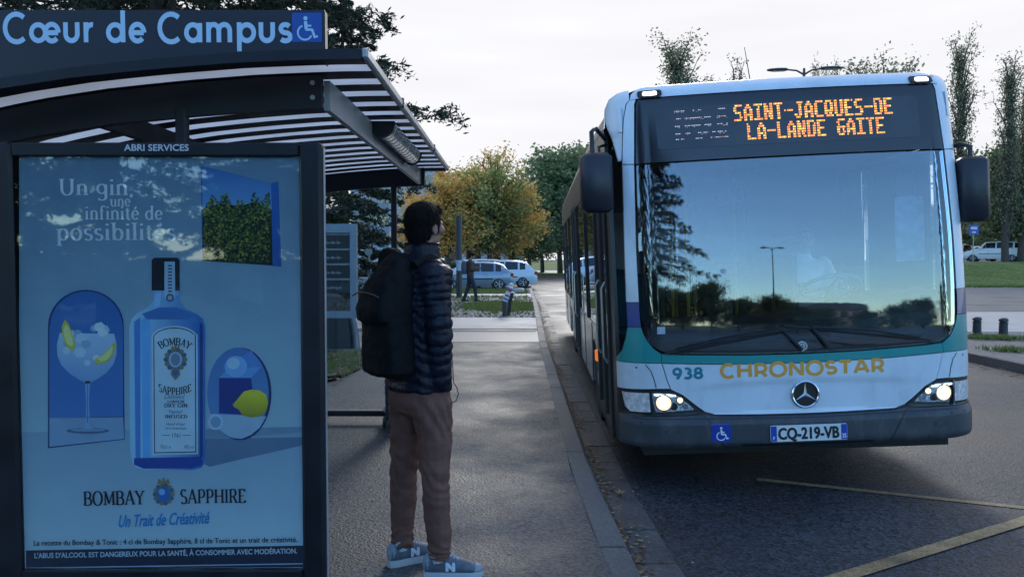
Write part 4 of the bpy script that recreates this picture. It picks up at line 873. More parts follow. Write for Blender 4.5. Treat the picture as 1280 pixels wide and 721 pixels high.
arc_beam(7.19, 7.24, .0, -.042).build('roof_edge', sh_m, shel)
mb = MB(); mb.box(Vector((-.605, 5.21, 2.36)) - SO, (.03, 4.06, .045), bev=.008); mb.build('gutter_rail', sh_g, shel)
for y in (4.2, 5.9):
    mb = MB(); mb.box(Vector((-.604, y, 2.362)) - SO, (.036, .02, .05)); mb.build('rail_joint', sh_m, shel)
rp = mat('roof_panel_milky', (.42, .43, .45), .5, var=.25, vscale=2.5, trans=.92)
mb = MB(); n_ = 16; P_ = [(-2.75 + (2.75 - .622) * k / n_) for k in range(n_ + 1)]
mb.add([Vector((x, y_, rz(x) - .014)) - SO for y_ in (3.24, 7.185) for x in P_], [(k, k + 1, n_ + 2 + k, n_ + 1 + k) for k in range(n_)]); mb.build('roof_panel', rp, shel)
y = 3.29; i = 0
while y < 7.15:
    arc_beam(y - (.065 if i else .045), y + .065, -.017, -.021, x1=-.624).build('roof_slat', sh_m, shel); y += .262; i += 1
arc_beam(3.50, 3.54, -.026, -.175, x1=-.86).build('end_beam', sh_m, shel)
arc_beam(7.06, 7.10, -.026, -.19, x1=-.80).build('end_beam', sh_m, shel)
mb = MB(); mb.box(Vector((-.845, 5.32, 2.262)) - SO, (.028, 3.56, .135)); mb.build('side_beam', sh_g, shel)
mb = MB(); mb.box(Vector((-1.95, 5.32, 2.19)) - SO, (.04, 3.52, .10)); mb.build('side_beam', sh_m, shel)
for z in (2.31, 2.245):
    mb = MB(); mb.disc((-.90 - SO.x, z, 3.494 - SO.y), .011, 'y', .008, 12); mb.build('bolt', sh_g, shel)
# half-round lamp under the roof beside the beam
def half(y0, y1, r, m, nm, par, solid=True):
    n = 14; mb = MB(); c = Vector((-.775, 0, 2.335)) - SO
    pts = [(c.x + r * math.cos(R_(180 + 180 * k / n)), c.z + 1.25 * r * math.sin(R_(180 + 180 * k / n))) for k in range(n + 1)]
    mb.prism(pts, y0 - SO.y, y1 - SO.y, 'y'); return mb.build(nm, m, par, smooth=40)
lf = half(4.62, 5.98, .070, mat('lamp_diffuser', (.22, .25, .28), .15, var=.6, vscale=22, coat=.6), 'roof_lamp', shel)
half(4.60, 4.64, .076, sh_m, 'lamp_cap', lf); half(5.97, 6.0, .076, sh_m, 'lamp_cap', lf)
for k in range(12):
    half(4.72 + k * .105, 4.735 + k * .105, .0715, sh_g if k % 3 else mat('white_strip', (.6, .62, .65), .3), 'lamp_rib', lf)
# posts, rails, glass
for (x, y) in ((-1.085, 7.08), (-1.5, 3.52), (-2.45, 7.08), (-2.45, 3.52), (-2.45, 5.3)):
    mb = MB(); mb.box(Vector((x, y, 1.1)) - SO, (.05, .05, 2.2), bev=.008); mb.box(Vector((x, y, .01)) - SO, (.12, .12, .02)); mb.build('post', sh_m, shel)
mb = MB(); mb.box(Vector((-1.77, 7.08, .085)) - SO, (1.33, .03, .05)); mb.build('bottom_rail', sh_m, shel)
mb = MB(); mb.box(Vector((-2.45, 5.3, .085)) - SO, (.03, 3.5, .05)); mb.build('bottom_rail', sh_m, shel)
gp = glass('shelter_glass', (.86, .90, .92), refl=.0, k=1.0)
mb = MB(); mb.box(Vector((-1.77, 7.08, 1.08)) - SO, (1.28, .008, 1.9)); mb.build('glass_pane', gp, shel)
for y in (4.41, 6.19):
    mb = MB(); mb.box(Vector((-2.45, y, 1.08)) - SO, (.008, 1.72, 1.9)); mb.build('glass_pane', gp, shel)
cl = MB(); cl.ell(Vector((-1.155, 7.04, .125)) - SO, (.04, .025, .028)); cl.build('pane_clamp', sh_g, shel, smooth=60)
# name board on the roof
NB = lambda x, z, l: Vector((x, 3.262 - l, z)) - SO
mb = MB(); bx_ = [-2.42 + (2.42 - .787) * k / 14 for k in range(15)]
mb.prism([(x - SO.x, rz(x) + .002) for x in bx_] + [(-.787 - SO.x, 2.559), (-2.42 - SO.x, 2.559)], 3.262 - SO.y, 3.302 - SO.y, 'y')
board = mb.build('name_board', mat('board_navy', (.007, .010, .022), .45, var=.15, vscale=3), shel)
mb = MB(); mb.box(Vector((-.786, 3.285, 2.445)) - SO, (.003, .042, .22)); mb.build('board_trim', sh_m, board)
sig = mat('sign_letter', (.42, .60, .78), .5, var=.03)
def atb(px, py): p = at(px, py, 3.262); return p.x, p.z
x0, z0 = atb(4, 54.5); x1, _ = atb(366, 51); _, z1 = atb(4, 16.5)
text('sign_lettering', sans('Cœur de Campus', .125, .035), x0, x1, z0 + .004, (z1 - z0) * .94, NB, sig, board)
a = atb(365.5, 53); b = atb(402, 16.5)
mb = MB(); mb.box(Vector(((a[0] + b[0]) / 2, 3.262, (a[1] + b[1]) / 2)) - SO, (b[0] - a[0], .004, b[1] - a[1])); stk = mb.build('access_panel', mat('sign_blue', (.008, .07, .33), .4, var=.04), board)
c = atb(383, 37); wheelchair(c[0], c[1] - .001, .135, lambda x, z, l: NB(x, z, l + .0025), stk, sig)

# ================================================================== ADVERTISING PANEL
AO = Vector((-1.45, 3.25, 0))
adv = thing('advertising_panel', 'tall black framed advertising case with a blue gin bottle poster', 'advertisement', AO)
PY = 3.15
pA, pB = at(12, 177, PY), at(404, 177, PY); 
fx0, fx1, fz1 = -2.175, -.772, at(200, 177, 3.12).z
wx0, wx1, wz0, wz1 = at(20, 400, PY).x - .03, at(378, 450, PY).x, at(200, 709, PY).z, at(200, 196.5, PY).z
wx0 = at(25, 450, PY).x
def fbox(x0, x1, z0, z1, y0, y1, nm, m, bev=.006):
    mb = MB(); mb.box(Vector(((x0 + x1) / 2, (y0 + y1) / 2, (z0 + z1) / 2)) - AO, (x1 - x0, y1 - y0, z1 - z0), bev=bev); return mb.build(nm, m, adv)
fm_ = mat('case_black', (.007, .008, .013), .45, var=.3, vscale=5, spec=.3, detail=8, rvar=.12)
fbox(fx0, wx0, .12, fz1, 3.12, 3.205, 'frame', fm_, .012); fbox(wx1, fx1, .12, fz1, 3.12, 3.205, 'frame', fm_, .012)
fbox(wx0 + .001, wx1 - .001, wz1, fz1 - .003, 3.122, 3.204, 'frame', fm_); fbox(wx0 + .001, wx1 - .001, .123, wz0, 3.122, 3.204, 'frame', fm_)
fbox(fx1 + .0, fx1 + .006, .12, fz1 - .02, 3.15, 3.17, 'edge_trim', sh_g, .002)
fbox(wx0, wx1, wz0, wz1, 3.16, 3.20, 'backing', fm_)
for x in (fx0 + .12, fx1 - .12): fbox(x - .05, x + .05, -.01, .13, 3.125, 3.20, 'foot', fm_)
fbox(wx0, wx1, wz0, wz1, 3.134, 3.138, 'glass_pane', glass('poster_glass', (.95, .97, .98), refl=.0, k=.9), 0)
def pcol(c): q = s2l(c); return tuple(min(.9, v * (1.35 if sum(c) > 240 else 1.1) * (1.08, 1.0, .94)[c_]) for c_, v in enumerate(q))
PM = lambda lay: (lambda x, z, l=0: Vector((x, PY - .0003 * lay - l, z)) - AO)
def fill(name, pts, col, lay, par, px=True, m=None):
    P = [(at(p[0], p[1], PY).x, at(p[0], p[1], PY).z) if px else p for p in pts]
    mb = MB(); mb.add([PM(lay)(x, z) for x, z in P], [tuple(range(len(P)))])
    return link(name, mb.me(name, False), m or mat('print_%d_%d_%d' % col, pcol(col), .55, var=.10, vscale=9), par)
def ptext(name, body, x0, x1, ybase, h, col, lay, par, bold=0., shear=0., dy=0., curve=None):
    A = at(x0, ybase, PY); B = at(x1, ybase, PY); H_ = A.z - at(x0, ybase + h, PY).z; sl = -(at(x1, ybase + dy, PY).z - B.z) / (B.x - A.x) * -1
    cv = (lambda u, w: (u, w + (u - A.x) * sl)) if curve is None else curve
    return text(name, body, A.x, B.x, A.z, H_, PM(lay), mat('print_%d_%d_%d' % col, pcol(col), .55, var=.10, vscale=9), par, bold, shear, cv)
def ov(cx, cy, rx, ry, a0=0, a1=360, n=32): return [(cx + rx * math.cos(R_(a0 + (a1 - a0) * k / n)), cy + ry * math.sin(R_(a0 + (a1 - a0) * k / n))) for k in range(n)]
WALL = (122, 160, 178); post = fill('poster', [(24, 196), (379, 196), (379, 709), (24, 709)], WALL, 0, adv)
def grad_mat(name, c0, c1, z0, z1, axis=2):
    m = bpy.data.materials.new(name); m.use_nodes = True; nt = m.node_tree; N = nt.nodes; L = nt.links; b = N['Principled BSDF']; b.inputs['Roughness'].default_value = .55
    tc = N.new('ShaderNodeTexCoord'); s = N.new('ShaderNodeSeparateXYZ'); L.new(tc.outputs['Object'], s.inputs[0]); n = N.new('ShaderNodeTexNoise'); n.inputs['Scale'].default_value = 7; n.inputs['Detail'].default_value = 5; L.new(tc.outputs['Object'], n.inputs[0])
    r = N.new('ShaderNodeMapRange'); L.new(s.outputs[axis], r.inputs[0]); r.inputs[1].default_value = z0; r.inputs[2].default_value = z1
    a = N.new('ShaderNodeMath'); a.operation = 'MULTIPLY_ADD'; L.new(n.outputs[0], a.inputs[0]); a.inputs[1].default_value = .35; L.new(r.outputs[0], a.inputs[2])
    a2 = N.new('ShaderNodeMath'); a2.operation = 'SUBTRACT'; a2.use_clamp = True; L.new(a.outputs[0], a2.inputs[0]); a2.inputs[1].default_value = .175
    mx = N.new('ShaderNodeMix'); mx.data_type = 'RGBA'; L.new(a2.outputs[0], mx.inputs[0]); mx.inputs[6].default_value = (*pcol(c0), 1); mx.inputs[7].default_value = (*pcol(c1), 1); L.new(mx.outputs[2], b.inputs['Base Color']); return m
zt = lambda py: at(200, py, PY).z
post.data.materials[0] = grad_mat('print_wall', (150, 182, 196), (98, 128, 150), zt(560), zt(215))
fill('printed_floor', [(24, 540), (379, 533), (379, 709), (24, 709)], (0, 0, 0), 1, post, m=grad_mat('print_floor', (168, 196, 208), (130, 160, 182), zt(690), zt(540)))
fill('printed_shadow', [(256, 548), (379, 546), (379, 556), (300, 574), (262, 583), (256, 580)], (92, 120, 150), 2, post)
fill('printed_shadow', [(258, 536), (379, 533), (379, 540), (300, 546), (258, 548)], (112, 140, 165), 2, post)
# arch mirror and drink
arch = [(60, 560), (60, 410)] + ov(107.5, 408, 47.5, 46, 180, 360, 18) + [(155, 408), (156, 549)]
fill('printed_arch', arch, (20, 62, 120), 3, post)
fill('printed_arch', [(62, 408)] + ov(108, 408, 45, 44, 182, 358, 18) + [(154, 408), (154, 521), (62, 522)], (0, 0, 0), 4, post, m=grad_mat('print_arch', (62, 118, 182), (52, 104, 165), zt(520), zt(370)))
fill('printed_arch', [(62, 522), (154, 520), (155.5, 548), (62, 558)], (128, 160, 188), 4, post)
fill('printed_drink', ov(110, 538, 27, 3.6), (70, 98, 130), 5, post); fill('printed_drink', ov(110, 537, 22, 2.2), (120, 150, 178), 6, post)
fill('printed_drink', [(106.5, 476), (113, 476), (111.5, 500), (112.5, 530), (117, 536), (103, 536), (107.5, 530), (108, 500)], (130, 168, 205), 7, post)
fill('printed_drink', [(109.3, 480), (110.3, 480), (110.3, 528), (109.3, 528)], (60, 110, 170), 8, post)
bowl = [(75, 416), (71.5, 430), (72, 444), (77, 456), (88, 467), (99, 474), (107, 479), (113, 479), (121, 474), (133, 466), (142, 455), (146, 443), (146, 430), (143, 417)]
fill('printed_drink', bowl, (0, 0, 0), 7, post, m=grad_mat('print_gin', (118, 160, 200), (170, 196, 216), zt(475), zt(415)))
for k in range(16):
    cx, cy = random.uniform(84, 136), random.uniform(408, 424) if k < 9 else random.uniform(422, 455); r = random.uniform(5, 9); fill('printed_ice', [(cx + r * math.cos(R_(60 * j + k * 17)) * random.uniform(.8, 1.1), cy + r * .8 * math.sin(R_(60 * j + k * 17))) for j in range(6)], random.choice([(176, 202, 220), (150, 182, 208), (196, 214, 226), (132, 168, 200)]), 8 + .3 * k, post)
for lay, g in enumerate(([(82, 399), (87, 405), (92, 420), (95, 434), (92, 438), (84, 433), (79, 420), (78, 408)], [(117, 450), (124, 455), (134, 452), (142, 443), (145, 432), (144, 427), (138, 434), (128, 444)])):
    fill('printed_lemon', g, (196, 190, 70), 15, post); cx = sum(p[0] for p in g) / 8; cy = sum(p[1] for p in g) / 8
    fill('printed_lemon', [(cx + (x - cx) * .72, cy + (y - cy) * .72) for x, y in g], (222, 218, 140), 16, post)
# oval mirror
fill('printed_mirror', ov(300, 492, 39.5, 58, 0, 360, 40), (18, 50, 105), 3, post); fill('printed_mirror', ov(297.5, 491, 38.5, 57, 0, 360, 40), (0, 0, 0), 4, post, m=grad_mat('print_mirror', (90, 140, 190), (70, 115, 170), zt(540), zt(440)))
fill('printed_mirror', [(262, 517), (333, 520), (325, 534), (314, 543), (302, 548), (288, 546), (275, 537), (266, 526)], (150, 180, 200), 5, post)
fill('printed_cube', [(274, 472), (314, 472), (320, 519), (274, 516)], (22, 52, 140), 6, post); fill('printed_cube', [(274, 472), (284, 462), (327, 458), (314, 472)], (95, 150, 205), 6.5, post); fill('printed_cube', [(300, 447), (314, 438), (328, 456), (314, 470), (306, 466)], (80, 130, 190), 6.2, post)
fill('printed_ball', ov(295, 458, 14, 13.5), (120, 170, 215), 7, post); fill('printed_ball', ov(292, 454, 8, 7), (165, 200, 228), 8, post)
fill('printed_lemon', [(291, 505), (295, 501), (299, 496), (305, 489), (314, 486.5), (325, 487.5), (333, 493), (335.5, 503), (333, 514), (325, 520), (314, 521.5), (304, 519), (298, 511), (293, 508.5)], (0, 0, 0), 8, post, m=grad_mat('print_lemon', (150, 142, 30), (215, 200, 40), zt(520), zt(492)))
fill('printed_tumbler', ov(269.5, 527, 9.5, 10), (170, 196, 215), 7, post); fill('printed_tumbler', ov(270, 527, 6.5, 7), (120, 155, 185), 8, post)
# window with hedge
fill('printed_window', [(251, 207.5), (339, 229), (348, 227), (352, 333.5), (341, 332.6), (253, 326.5)], (30, 88, 160), 3, post)
fill('printed_window', [(253, 209), (339, 229), (341, 332.6), (253.5, 326.5)], (0, 0, 0), 4, post, m=grad_mat('print_sky', (98, 150, 196), (50, 105, 165), zt(262), zt(212)))
mb = MB(); hm = [mat('print_leaf%d' % k, s2l(c), .6, var=.2) for k, c in enumerate([(34, 52, 28), (70, 96, 40), (104, 124, 52), (150, 152, 60), (22, 34, 24), (176, 158, 52)])]
mb.cur = 4; P = [at(x, y, PY) for x, y in [(253.2, 262), (275, 254), (300, 258), (320, 252), (339.5, 262), (341, 332), (253.5, 326)]]; mb.add([PM(5)(p.x, p.z) for p in P], [tuple(range(7))])
for k in range(1500):
    x = random.uniform(255, 338); top = 250 + 6 * math.sin(x * .35) + 5 * math.sin(x * .13); y = random.uniform(top, 329 - (339 - x) * .04); r = random.uniform(1.2, 3.2); a = random.uniform(0, PI); mb.cur = random.choices(range(6), (4, 6, 4, 2.2, 3, 1))[0]
    P = [at(min(340, max(253.5, x + q * r * math.cos(a) - w * r * math.sin(a))), y + q * r * math.sin(a) + w * r * math.cos(a), PY) for q, w in ((-1, 0), (0, .5), (1, 0), (0, -.5))]; mb.add([PM(5.3 + k * .006)(p.x, p.z) for p in P], [(0, 1, 2, 3)])
link('printed_hedge', mb.me('hedge', False), hm, post, 'stuff')
# bottle
bot = [(193, 362), (224, 362), (225, 376), (232, 386), (246, 392), (254, 398), (257, 408), (257, 560), (256, 578), (252, 584), (240, 587), (182, 587), (170, 584), (165, 576), (163, 560), (162, 408), (165, 398), (172, 391), (184, 385), (192, 376)]
bottle = fill('printed_bottle', bot, (0, 0, 0), 10, post, m=grad_mat('print_glass_blue', (48, 110, 178), (150, 196, 226), -.62, -.45, 0))
m = bottle.data.materials[0]; r = [n for n in m.node_tree.nodes if n.type == 'MAP_RANGE'][0]; xl, xr = at(163, 480, PY).x - AO.x, at(257, 480, PY).x - AO.x; r.inputs[1].default_value = xr - .02; r.inputs[2].default_value = xl + .02
for q, c in (([(168, 402), (176, 396), (176, 575), (170, 575)], (64, 128, 196)), ([(177, 400), (188, 392), (188, 572), (179, 574)], (96, 168, 222)), ([(250, 402), (254, 406), (254, 570), (250, 572)], (20, 66, 140)),
             ([(168, 572), (252, 570), (254, 580), (240, 585), (180, 585), (168, 580)], (26, 66, 150)), ([(180, 571), (240, 570), (240, 574), (182, 576)], (110, 160, 210)), ([(178, 392), (200, 384), (222, 384), (244, 394), (236, 399), (184, 399)], (60, 110, 170)), ([(196, 366), (202, 366), (200, 382), (192, 386)], (140, 185, 220))):
    fill('printed_glint', q, c, 11 + random.random() * .6, post)
fill('printed_cap', [(190, 325), (193, 322), (222, 322), (225, 325), (225, 363), (190, 363)], (14, 22, 40), 11, post); fill('printed_cap', [(192, 364), (224, 364), (224, 369), (192, 369)], (120, 165, 205), 11, post)
fill('printed_strip', [(206, 327), (219, 327), (219.5, 372), (213, 378), (206, 372)], (150, 180, 200), 12, post); ptext('printed_text', 'DISTILLED', 208.5, 218, 370, 0, (30, 40, 60), 13, post) if 0 else None
fill('printed_seal', ov(213, 372, 5, 5), (60, 80, 110), 13, post); fill('printed_seal', ov(213, 372, 3, 3), (140, 160, 175), 14, post)
for k in range(9): fill('printed_tick', [(210.5, 331 + k * 4), (215.5, 331 + k * 4), (215.5, 333 + k * 4), (210.5, 333 + k * 4)], (60, 84, 112), 13, post)
lab = lambda g: [(191 + g, 568 - g), (190 + g, 418)] + [(x, y) for x, y in ov(218.5, 422, 28.5 - g, 15 - g, 190, 350, 14)] + [(247.5 - g, 418), (248 - g, 567 - g)]
fill('printed_label', lab(0), (172, 200, 215), 12, post); fill('printed_label', lab(2.2), (28, 36, 54), 13, post); fill('printed_label', lab(3.4), (176, 202, 216), 14, post)
DK = (24, 26, 46)
def arcc(cxp, cyp, rp, up):
    c = at(cxp, cyp, PY); r = abs(at(cxp + rp, cyp, PY).x - c.x)
    def f(u, w):
        th = (u - c.x) / r; rr = (w - c.z) * up
        return c.x + (rr) * math.sin(th) , c.z + up * rr * math.cos(th)
    return f
ptext('printed_text', serif('BOMBAY', .16, .06, .02), 198, 241, 431, 9, DK, 15, post, curve=arcc(219, 462, 36, 1))
ptext('printed_text', serif('SAPPHIRE', .16, .06, .02), 197, 242, 487, 9, DK, 15, post, curve=arcc(219, 446, 38, -1)) if 0 else \
 text('printed_text', serif('SAPPHIRE', .16, .06, .02), at(199, 487, PY).x, at(240, 487, PY).x, at(199, 487, PY).z, at(199, 478, PY).z - at(199, 487, PY).z, PM(15), mat('print_%d_%d_%d' % DK, s2l(DK), .55, var=.1), post,
      curve=lambda u, w: (u, w - .020 + .9 * (abs(u - at(219.5, 487, PY).x) / .07) ** 2 * .020))
GO = (128, 124, 88)
def medal(cx, cy, s, lay):
    for k in range(14):
        a = 2 * PI * k / 14; fill('printed_emblem', ov(cx + s * math.cos(a), cy + s * 1.05 * math.sin(a), s * .26, s * .26, 0, 360, 8), (72, 92, 118) if k % 2 else GO, lay, post)
    fill('printed_emblem', ov(cx, cy, s * .86, s * .95), (86, 108, 134), lay + .5, post); fill('printed_emblem', ov(cx, cy, s * .7, s * .8), (160, 186, 204), lay + 1, post)
medal(220, 449, 12, 15); fill('printed_emblem', ov(220, 449, 6, 8, 0, 360, 10), (110, 134, 160), 17, post)
fill('printed_crown', [(214, 436), (216, 431), (218, 434), (220, 429), (222, 434), (224, 431), (226, 436)], GO, 17, post)
fill('printed_emblem', [(215, 460), (225, 460), (226, 468), (220, 475), (214, 468)], GO, 18, post); fill('printed_emblem', [(217, 462), (223, 462), (223, 467), (220, 471), (217, 467)], (40, 90, 170), 19, post)
for body, a, b, yb, h, se in (('Distilled', 206, 232, 498, 6, 0), ('LONDON', 210, 231, 503, 3.2, 1), ('DRY GIN', 206, 235, 508.5, 4.5, 1), ('Vapour', 212, 229, 516, 5, 0), ('INFUSED', 207, 235, 522, 4, 1), ('Hand dried', 208, 232, 531, 3.6, 0), ('rare botanicals', 207, 234, 536, 3.4, 0), ('1761', 216, 226, 546, 5, 1), ('70cl e', 201, 214, 560, 4.5, 0), ('40% vol', 231, 243, 560, 4.5, 0)):
    if body == '1761': ptext('printed_text', body, a, b, yb, h, (50, 60, 84), 15, post)
    elif se: ptext('printed_text', serif(body, .17, .06), a, b, yb, h, DK, 15, post)
    else: ptext('printed_text', body, a, b, yb, h, (70, 84, 108), 15, post, shear=.35 if 'l e' not in body and '%' not in body else 0)
for q in ([(203, 543), (213, 543), (213, 543.8), (203, 543.8)], [(229, 543), (239, 543), (239, 543.8), (229, 543.8)]): fill('printed_rule', q, (70, 84, 108), 15, post)
# headline and foot lines
HL = (205, 224, 238)
ptext('printed_text', serif('Un gin,'), 75, 167, 244, 20, HL, 12, post); ptext('printed_text', serif('une'), 138, 164, 258, 13.5, HL, 12, post)
ptext('printed_text', serif('infinité de'), 107, 204, 274.5, 16.5, HL, 12, post); ptext('printed_text', serif('possibilités'), 71, 221, 300, 21, HL, 12, post)
ptext('printed_text', serif('BOMBAY', .15, .05, .015), 105, 182, 631, 17, (16, 16, 40), 12, post, dy=-1.5); ptext('printed_text', serif('SAPPHIRE', .15, .05, .015), 226, 308, 628.5, 17, (16, 16, 40), 12, post, dy=-1)
medal(205, 617, 11, 12); fill('printed_emblem', ov(205, 617, 8, 9), (36, 100, 176), 15, post); fill('printed_emblem', ov(203, 614, 4, 4), (120, 176, 220), 16, post); fill('printed_crown', [(197, 604), (199, 597), (203, 601), (205, 595), (207, 601), (211, 597), (213, 604)], GO, 16, post)
ptext('printed_text', 'Un Trait de Créativité', 149, 263, 658, 15, (22, 128, 190), 12, post, bold=.0012, shear=.35, dy=-5)
ptext('printed_text', 'La recette du Bombay & Tonic : 4 cl de Bombay Sapphire, 8 cl de Tonic et un trait de créativité.', 43, 372, 681, 6.5, (24, 30, 52), 12, post, dy=-4.5, bold=.0004)
fill('printed_bar', [(33, 687), (379, 681), (379, 708), (33, 709)], (20, 30, 62), 12, post); ptext('printed_text', "L'ABUS D'ALCOOL EST DANGEREUX POUR LA SANTÉ, À CONSOMMER AVEC MODÉRATION.", 44, 372, 696.5, 6.2, (170, 196, 214), 13, post, dy=-6, bold=.0007)
fill('printed_rule', [(33, 708.5), (379, 702.8), (379, 704.2), (33, 709.8)], (150, 180, 205), 13, post)
ab = lambda x, z, l: Vector((x, 3.1215 - l, z)) - AO
q = at(155, 188.5, 3.12); q2 = at(236, 188.5, 3.12); text('maker_name', 'ABRI SERVICES', q.x, q2.x, q.z, at(155, 180.5, 3.12).z - q.z, ab, mat('pale_print', (.42, .45, .52), .5, var=0), adv, bold=.0009)

# ================================================================== INFORMATION PYLON
g = gpt(424, 436); IO = Vector((g.x - .22, g.y, 0))
info = thing('information_pylon', 'grey framed timetable and ticket pylon behind the shelter, dark line panels', 'information pylon', IO)
pyl = mat('pylon_steel', (.22, .28, .34), .4, metal=.4, var=.08)
def ipt(px, py): p = at(px, py, IO.y); return p.x - IO.x, p.z
xl, _ = ipt(372, 300); xr, zt_ = ipt(446, 280); xi, z2 = ipt(438, 291); _, zb = ipt(440, 397); _, zi = ipt(440, 389)
mb = MB(); mb.box(((xl + xr) / 2, 0, (zt_ + z2) / 2), (xr - xl, .12, zt_ - z2)); mb.box(((xl + xr) / 2, 0, (zb + zi) / 2), (xr - xl, .12, zi - zb)); mb.box(((xi + xr) / 2, 0, (z2 + zi) / 2), (xr - xi, .12, z2 - zi)); mb.box((xl + .05, 0, (z2 + zi) / 2), (.1, .12, z2 - zi)); mb.build('frame', pyl, info)
mb = MB(); mb.box(((xl + xi) / 2 + .05, .03, (z2 + ipt(0, 366)[1]) / 2), (xi - xl - .1, .04, z2 - ipt(0, 366)[1])); mb.build('backing', mat('pylon_back', (.25, .30, .34), .5), info)
for k, t in enumerate(('Saint-Jacques-de-la-', 'Saint-Jacques-de-la-', 'Saint-Jacques-de-la-', 'République')):
    a, z1 = ipt(405, 294 + 18.7 * k); b, z0 = ipt(438, 310 + 18.7 * k); lp = MB(); lp.box(((xl + b) / 2 + .04, .0, (z0 + z1) / 2), (b - xl - .1, .03, z1 - z0)); lp = lp.build('line_panel', mat('panel_dark', (.012, .016, .022), .4), info)
    e = ipt(424, 0)[0]; text('panel_text', t, e - (.62 if k < 3 else .34), e, z0 + .07, .05, lambda x, z, l: Vector((x, -.016 - l, z)), mat('panel_print', (.35, .38, .4), .5, var=0), lp)
mb = MB(); mb.box(((xl + xi) / 2 + .05, .03, (ipt(0, 366)[1] + zi) / 2), (xi - xl - .1, .01, ipt(0, 366)[1] - zi)); mb.build('glass_pane', glass('pylon_glass', (.6, .66, .7), refl=.08), info)
mb = MB(); mb.prism([(xl + .1, 0), (ipt(437, 0)[0], 0), (ipt(435, 0)[0], .3), (ipt(433, 0)[0], zb), (xl + .1, zb)], -.12, .12, 'y'); mb.build('base', mat('base_dark', (.014, .017, .02), .5), info)
mb = MB(); mb.tube([(ipt(x, 0)[0], 0, z) for x, z in ((442, .01), (441, .2), (438.5, .4), (436, zb))], [(.045, .10), (.04, .1), (.035, .1), (.03, .1)], 10); mb.build('curved_leg', sh_g, info, smooth=50)
mb = MB(); mb.box((0.05, -.15, .008), (1.1, .7, .008)); 
for k in range(9): mb.box((-.1 + k * .08, -.3, .016), (.035, .3, .008))
mb.build('tactile_plate', pyl, info)

# ================================================================== PEOPLE
skin_m = mat('skin', (.30, .16, .11), .5, var=.08, vscale=20, bump=.1, bscale=200)
hair_m = mat('dark_hair', (.009, .007, .006), .8, var=.4, vscale=60, bump=1, bscale=220, spec=.15)
def ring_h(c, w, d, h, n=20, p=2.4):
    """superellipse ring: w along the shoulders, d front to back, heading h (radians, clockwise from +Y)"""
    rt = Vector((math.cos(h), -math.sin(h), 0)); fw = Vector((math.sin(h), math.cos(h), 0)); out = []
    for k in range(n):
        a = 2 * PI * k / n; ca, sa = math.cos(a), math.sin(a)
        out.append(Vector(c) + rt * (w * math.copysign(abs(ca) ** (2 / p), ca)) + fw * (d * math.copysign(abs(sa) ** (2 / p), sa)))
    return out
def head_blob(mb, c, h, tilt=0., s=1.):
    M_ = Matrix.Rotation(-h, 3, 'Z') @ Matrix.Rotation(tilt, 3, 'X')
    q = lambda x, y, z: Vector(c) + M_ @ Vector((x * s, y * s, z * s))
    E3 = lambda p, r, rot=None: mb.ell(q(*p), tuple(v * s for v in r), rot=(M_ @ rot) if rot else M_)
    E3((0, -.01, .03), (.073, .095, .085)); E3((0, .022, -.035), (.058, .068, .075)); E3((0, .05, -.085), (.030, .028, .022)); E3((0, .078, .022), (.05, .02, .02))
    mb.tube([q(0, .088, .025), q(0, .108, -.018)], [.010 * s, .016 * s], 8); E3((0, .098, -.022), (.019, .014, .012))
    E3((0, .086, -.052), (.026, .012, .009)); E3((0, .085, -.063), (.022, .011, .008))
    for e in (-1, 1):
        E3((e * .074, -.008, -.008), (.009, .019, .032)); E3((e * .05, .062, -.01), (.02, .02, .022))
    return q, M_
def hair_blob(c, h, tilt=0., s=1., long=False, vox=.007):
    mb = MB(); M_ = Matrix.Rotation(-h, 3, 'Z') @ Matrix.Rotation(tilt, 3, 'X'); q = lambda x, y, z: Vector(c) + M_ @ Vector((x * s, y * s, z * s))
    mb.ell(q(0, -.018, .04), (.082 * s, .100 * s, .088 * s), M_, 18, 12); mb.ell(q(0, -.045, -.015), (.070 * s, .062 * s, .075 * s), M_); mb.ell(q(0, .045, .085), (.058 * s, .048 * s, .035 * s), M_)
    for e in (-1, 1): mb.ell(q(e * .066, .012, .012), (.012 * s, .022 * s, .04 * s), M_)
    if long: mb.ell(q(0, -.06, -.08), (.085 * s, .07 * s, .14 * s), M_)
    me = voxel(mb, vox, 2); displace(me, lambda p: .0035 * mnoise.noise(p * 70) + .003 * mnoise.noise(p * 25)); return me
def hand_blob(mb, wr, dirv, palmn, curl=.5, s=1.):
    """palm, four fingers of their own length and a thumb from the side of the palm"""
    d = Vector(dirv).normalized(); n = Vector(palmn); n = (n - d * n.dot(d)).normalized(); sd_ = d.cross(n); wr = Vector(wr)
    mb.tube([wr, wr + d * .035 * s, wr + d * .085 * s], [(.022 * s, .028 * s), (.026 * s, .034 * s), (.018 * s, .040 * s)], 10)
    for k, L in enumerate((.066, .074, .070, .055)):
        b = wr + d * .082 * s + sd_ * (-.030 + .020 * k) * s; c = curl * (1 + .12 * k); pts = [b]; a = 0
        for j, f in enumerate((.45, .32, .23)): a += c * (.8, 1.1, .8)[j]; pts.append(pts[-1] + (d * math.cos(a) + n * math.sin(a)) * L * f * s)
        mb.tube(pts, [.0095 * s, .009 * s, .0085 * s, .007 * s], 8)
    t = wr + d * .03 * s - sd_ * .026 * s
    mb.tube([t, t + (d * .6 - sd_ * .7 + n * .3).normalized() * .035 * s, t + (d * .9 - sd_ * .75 + n * .6).normalized() * .068 * s], [.013 * s, .011 * s, .008 * s], 8)
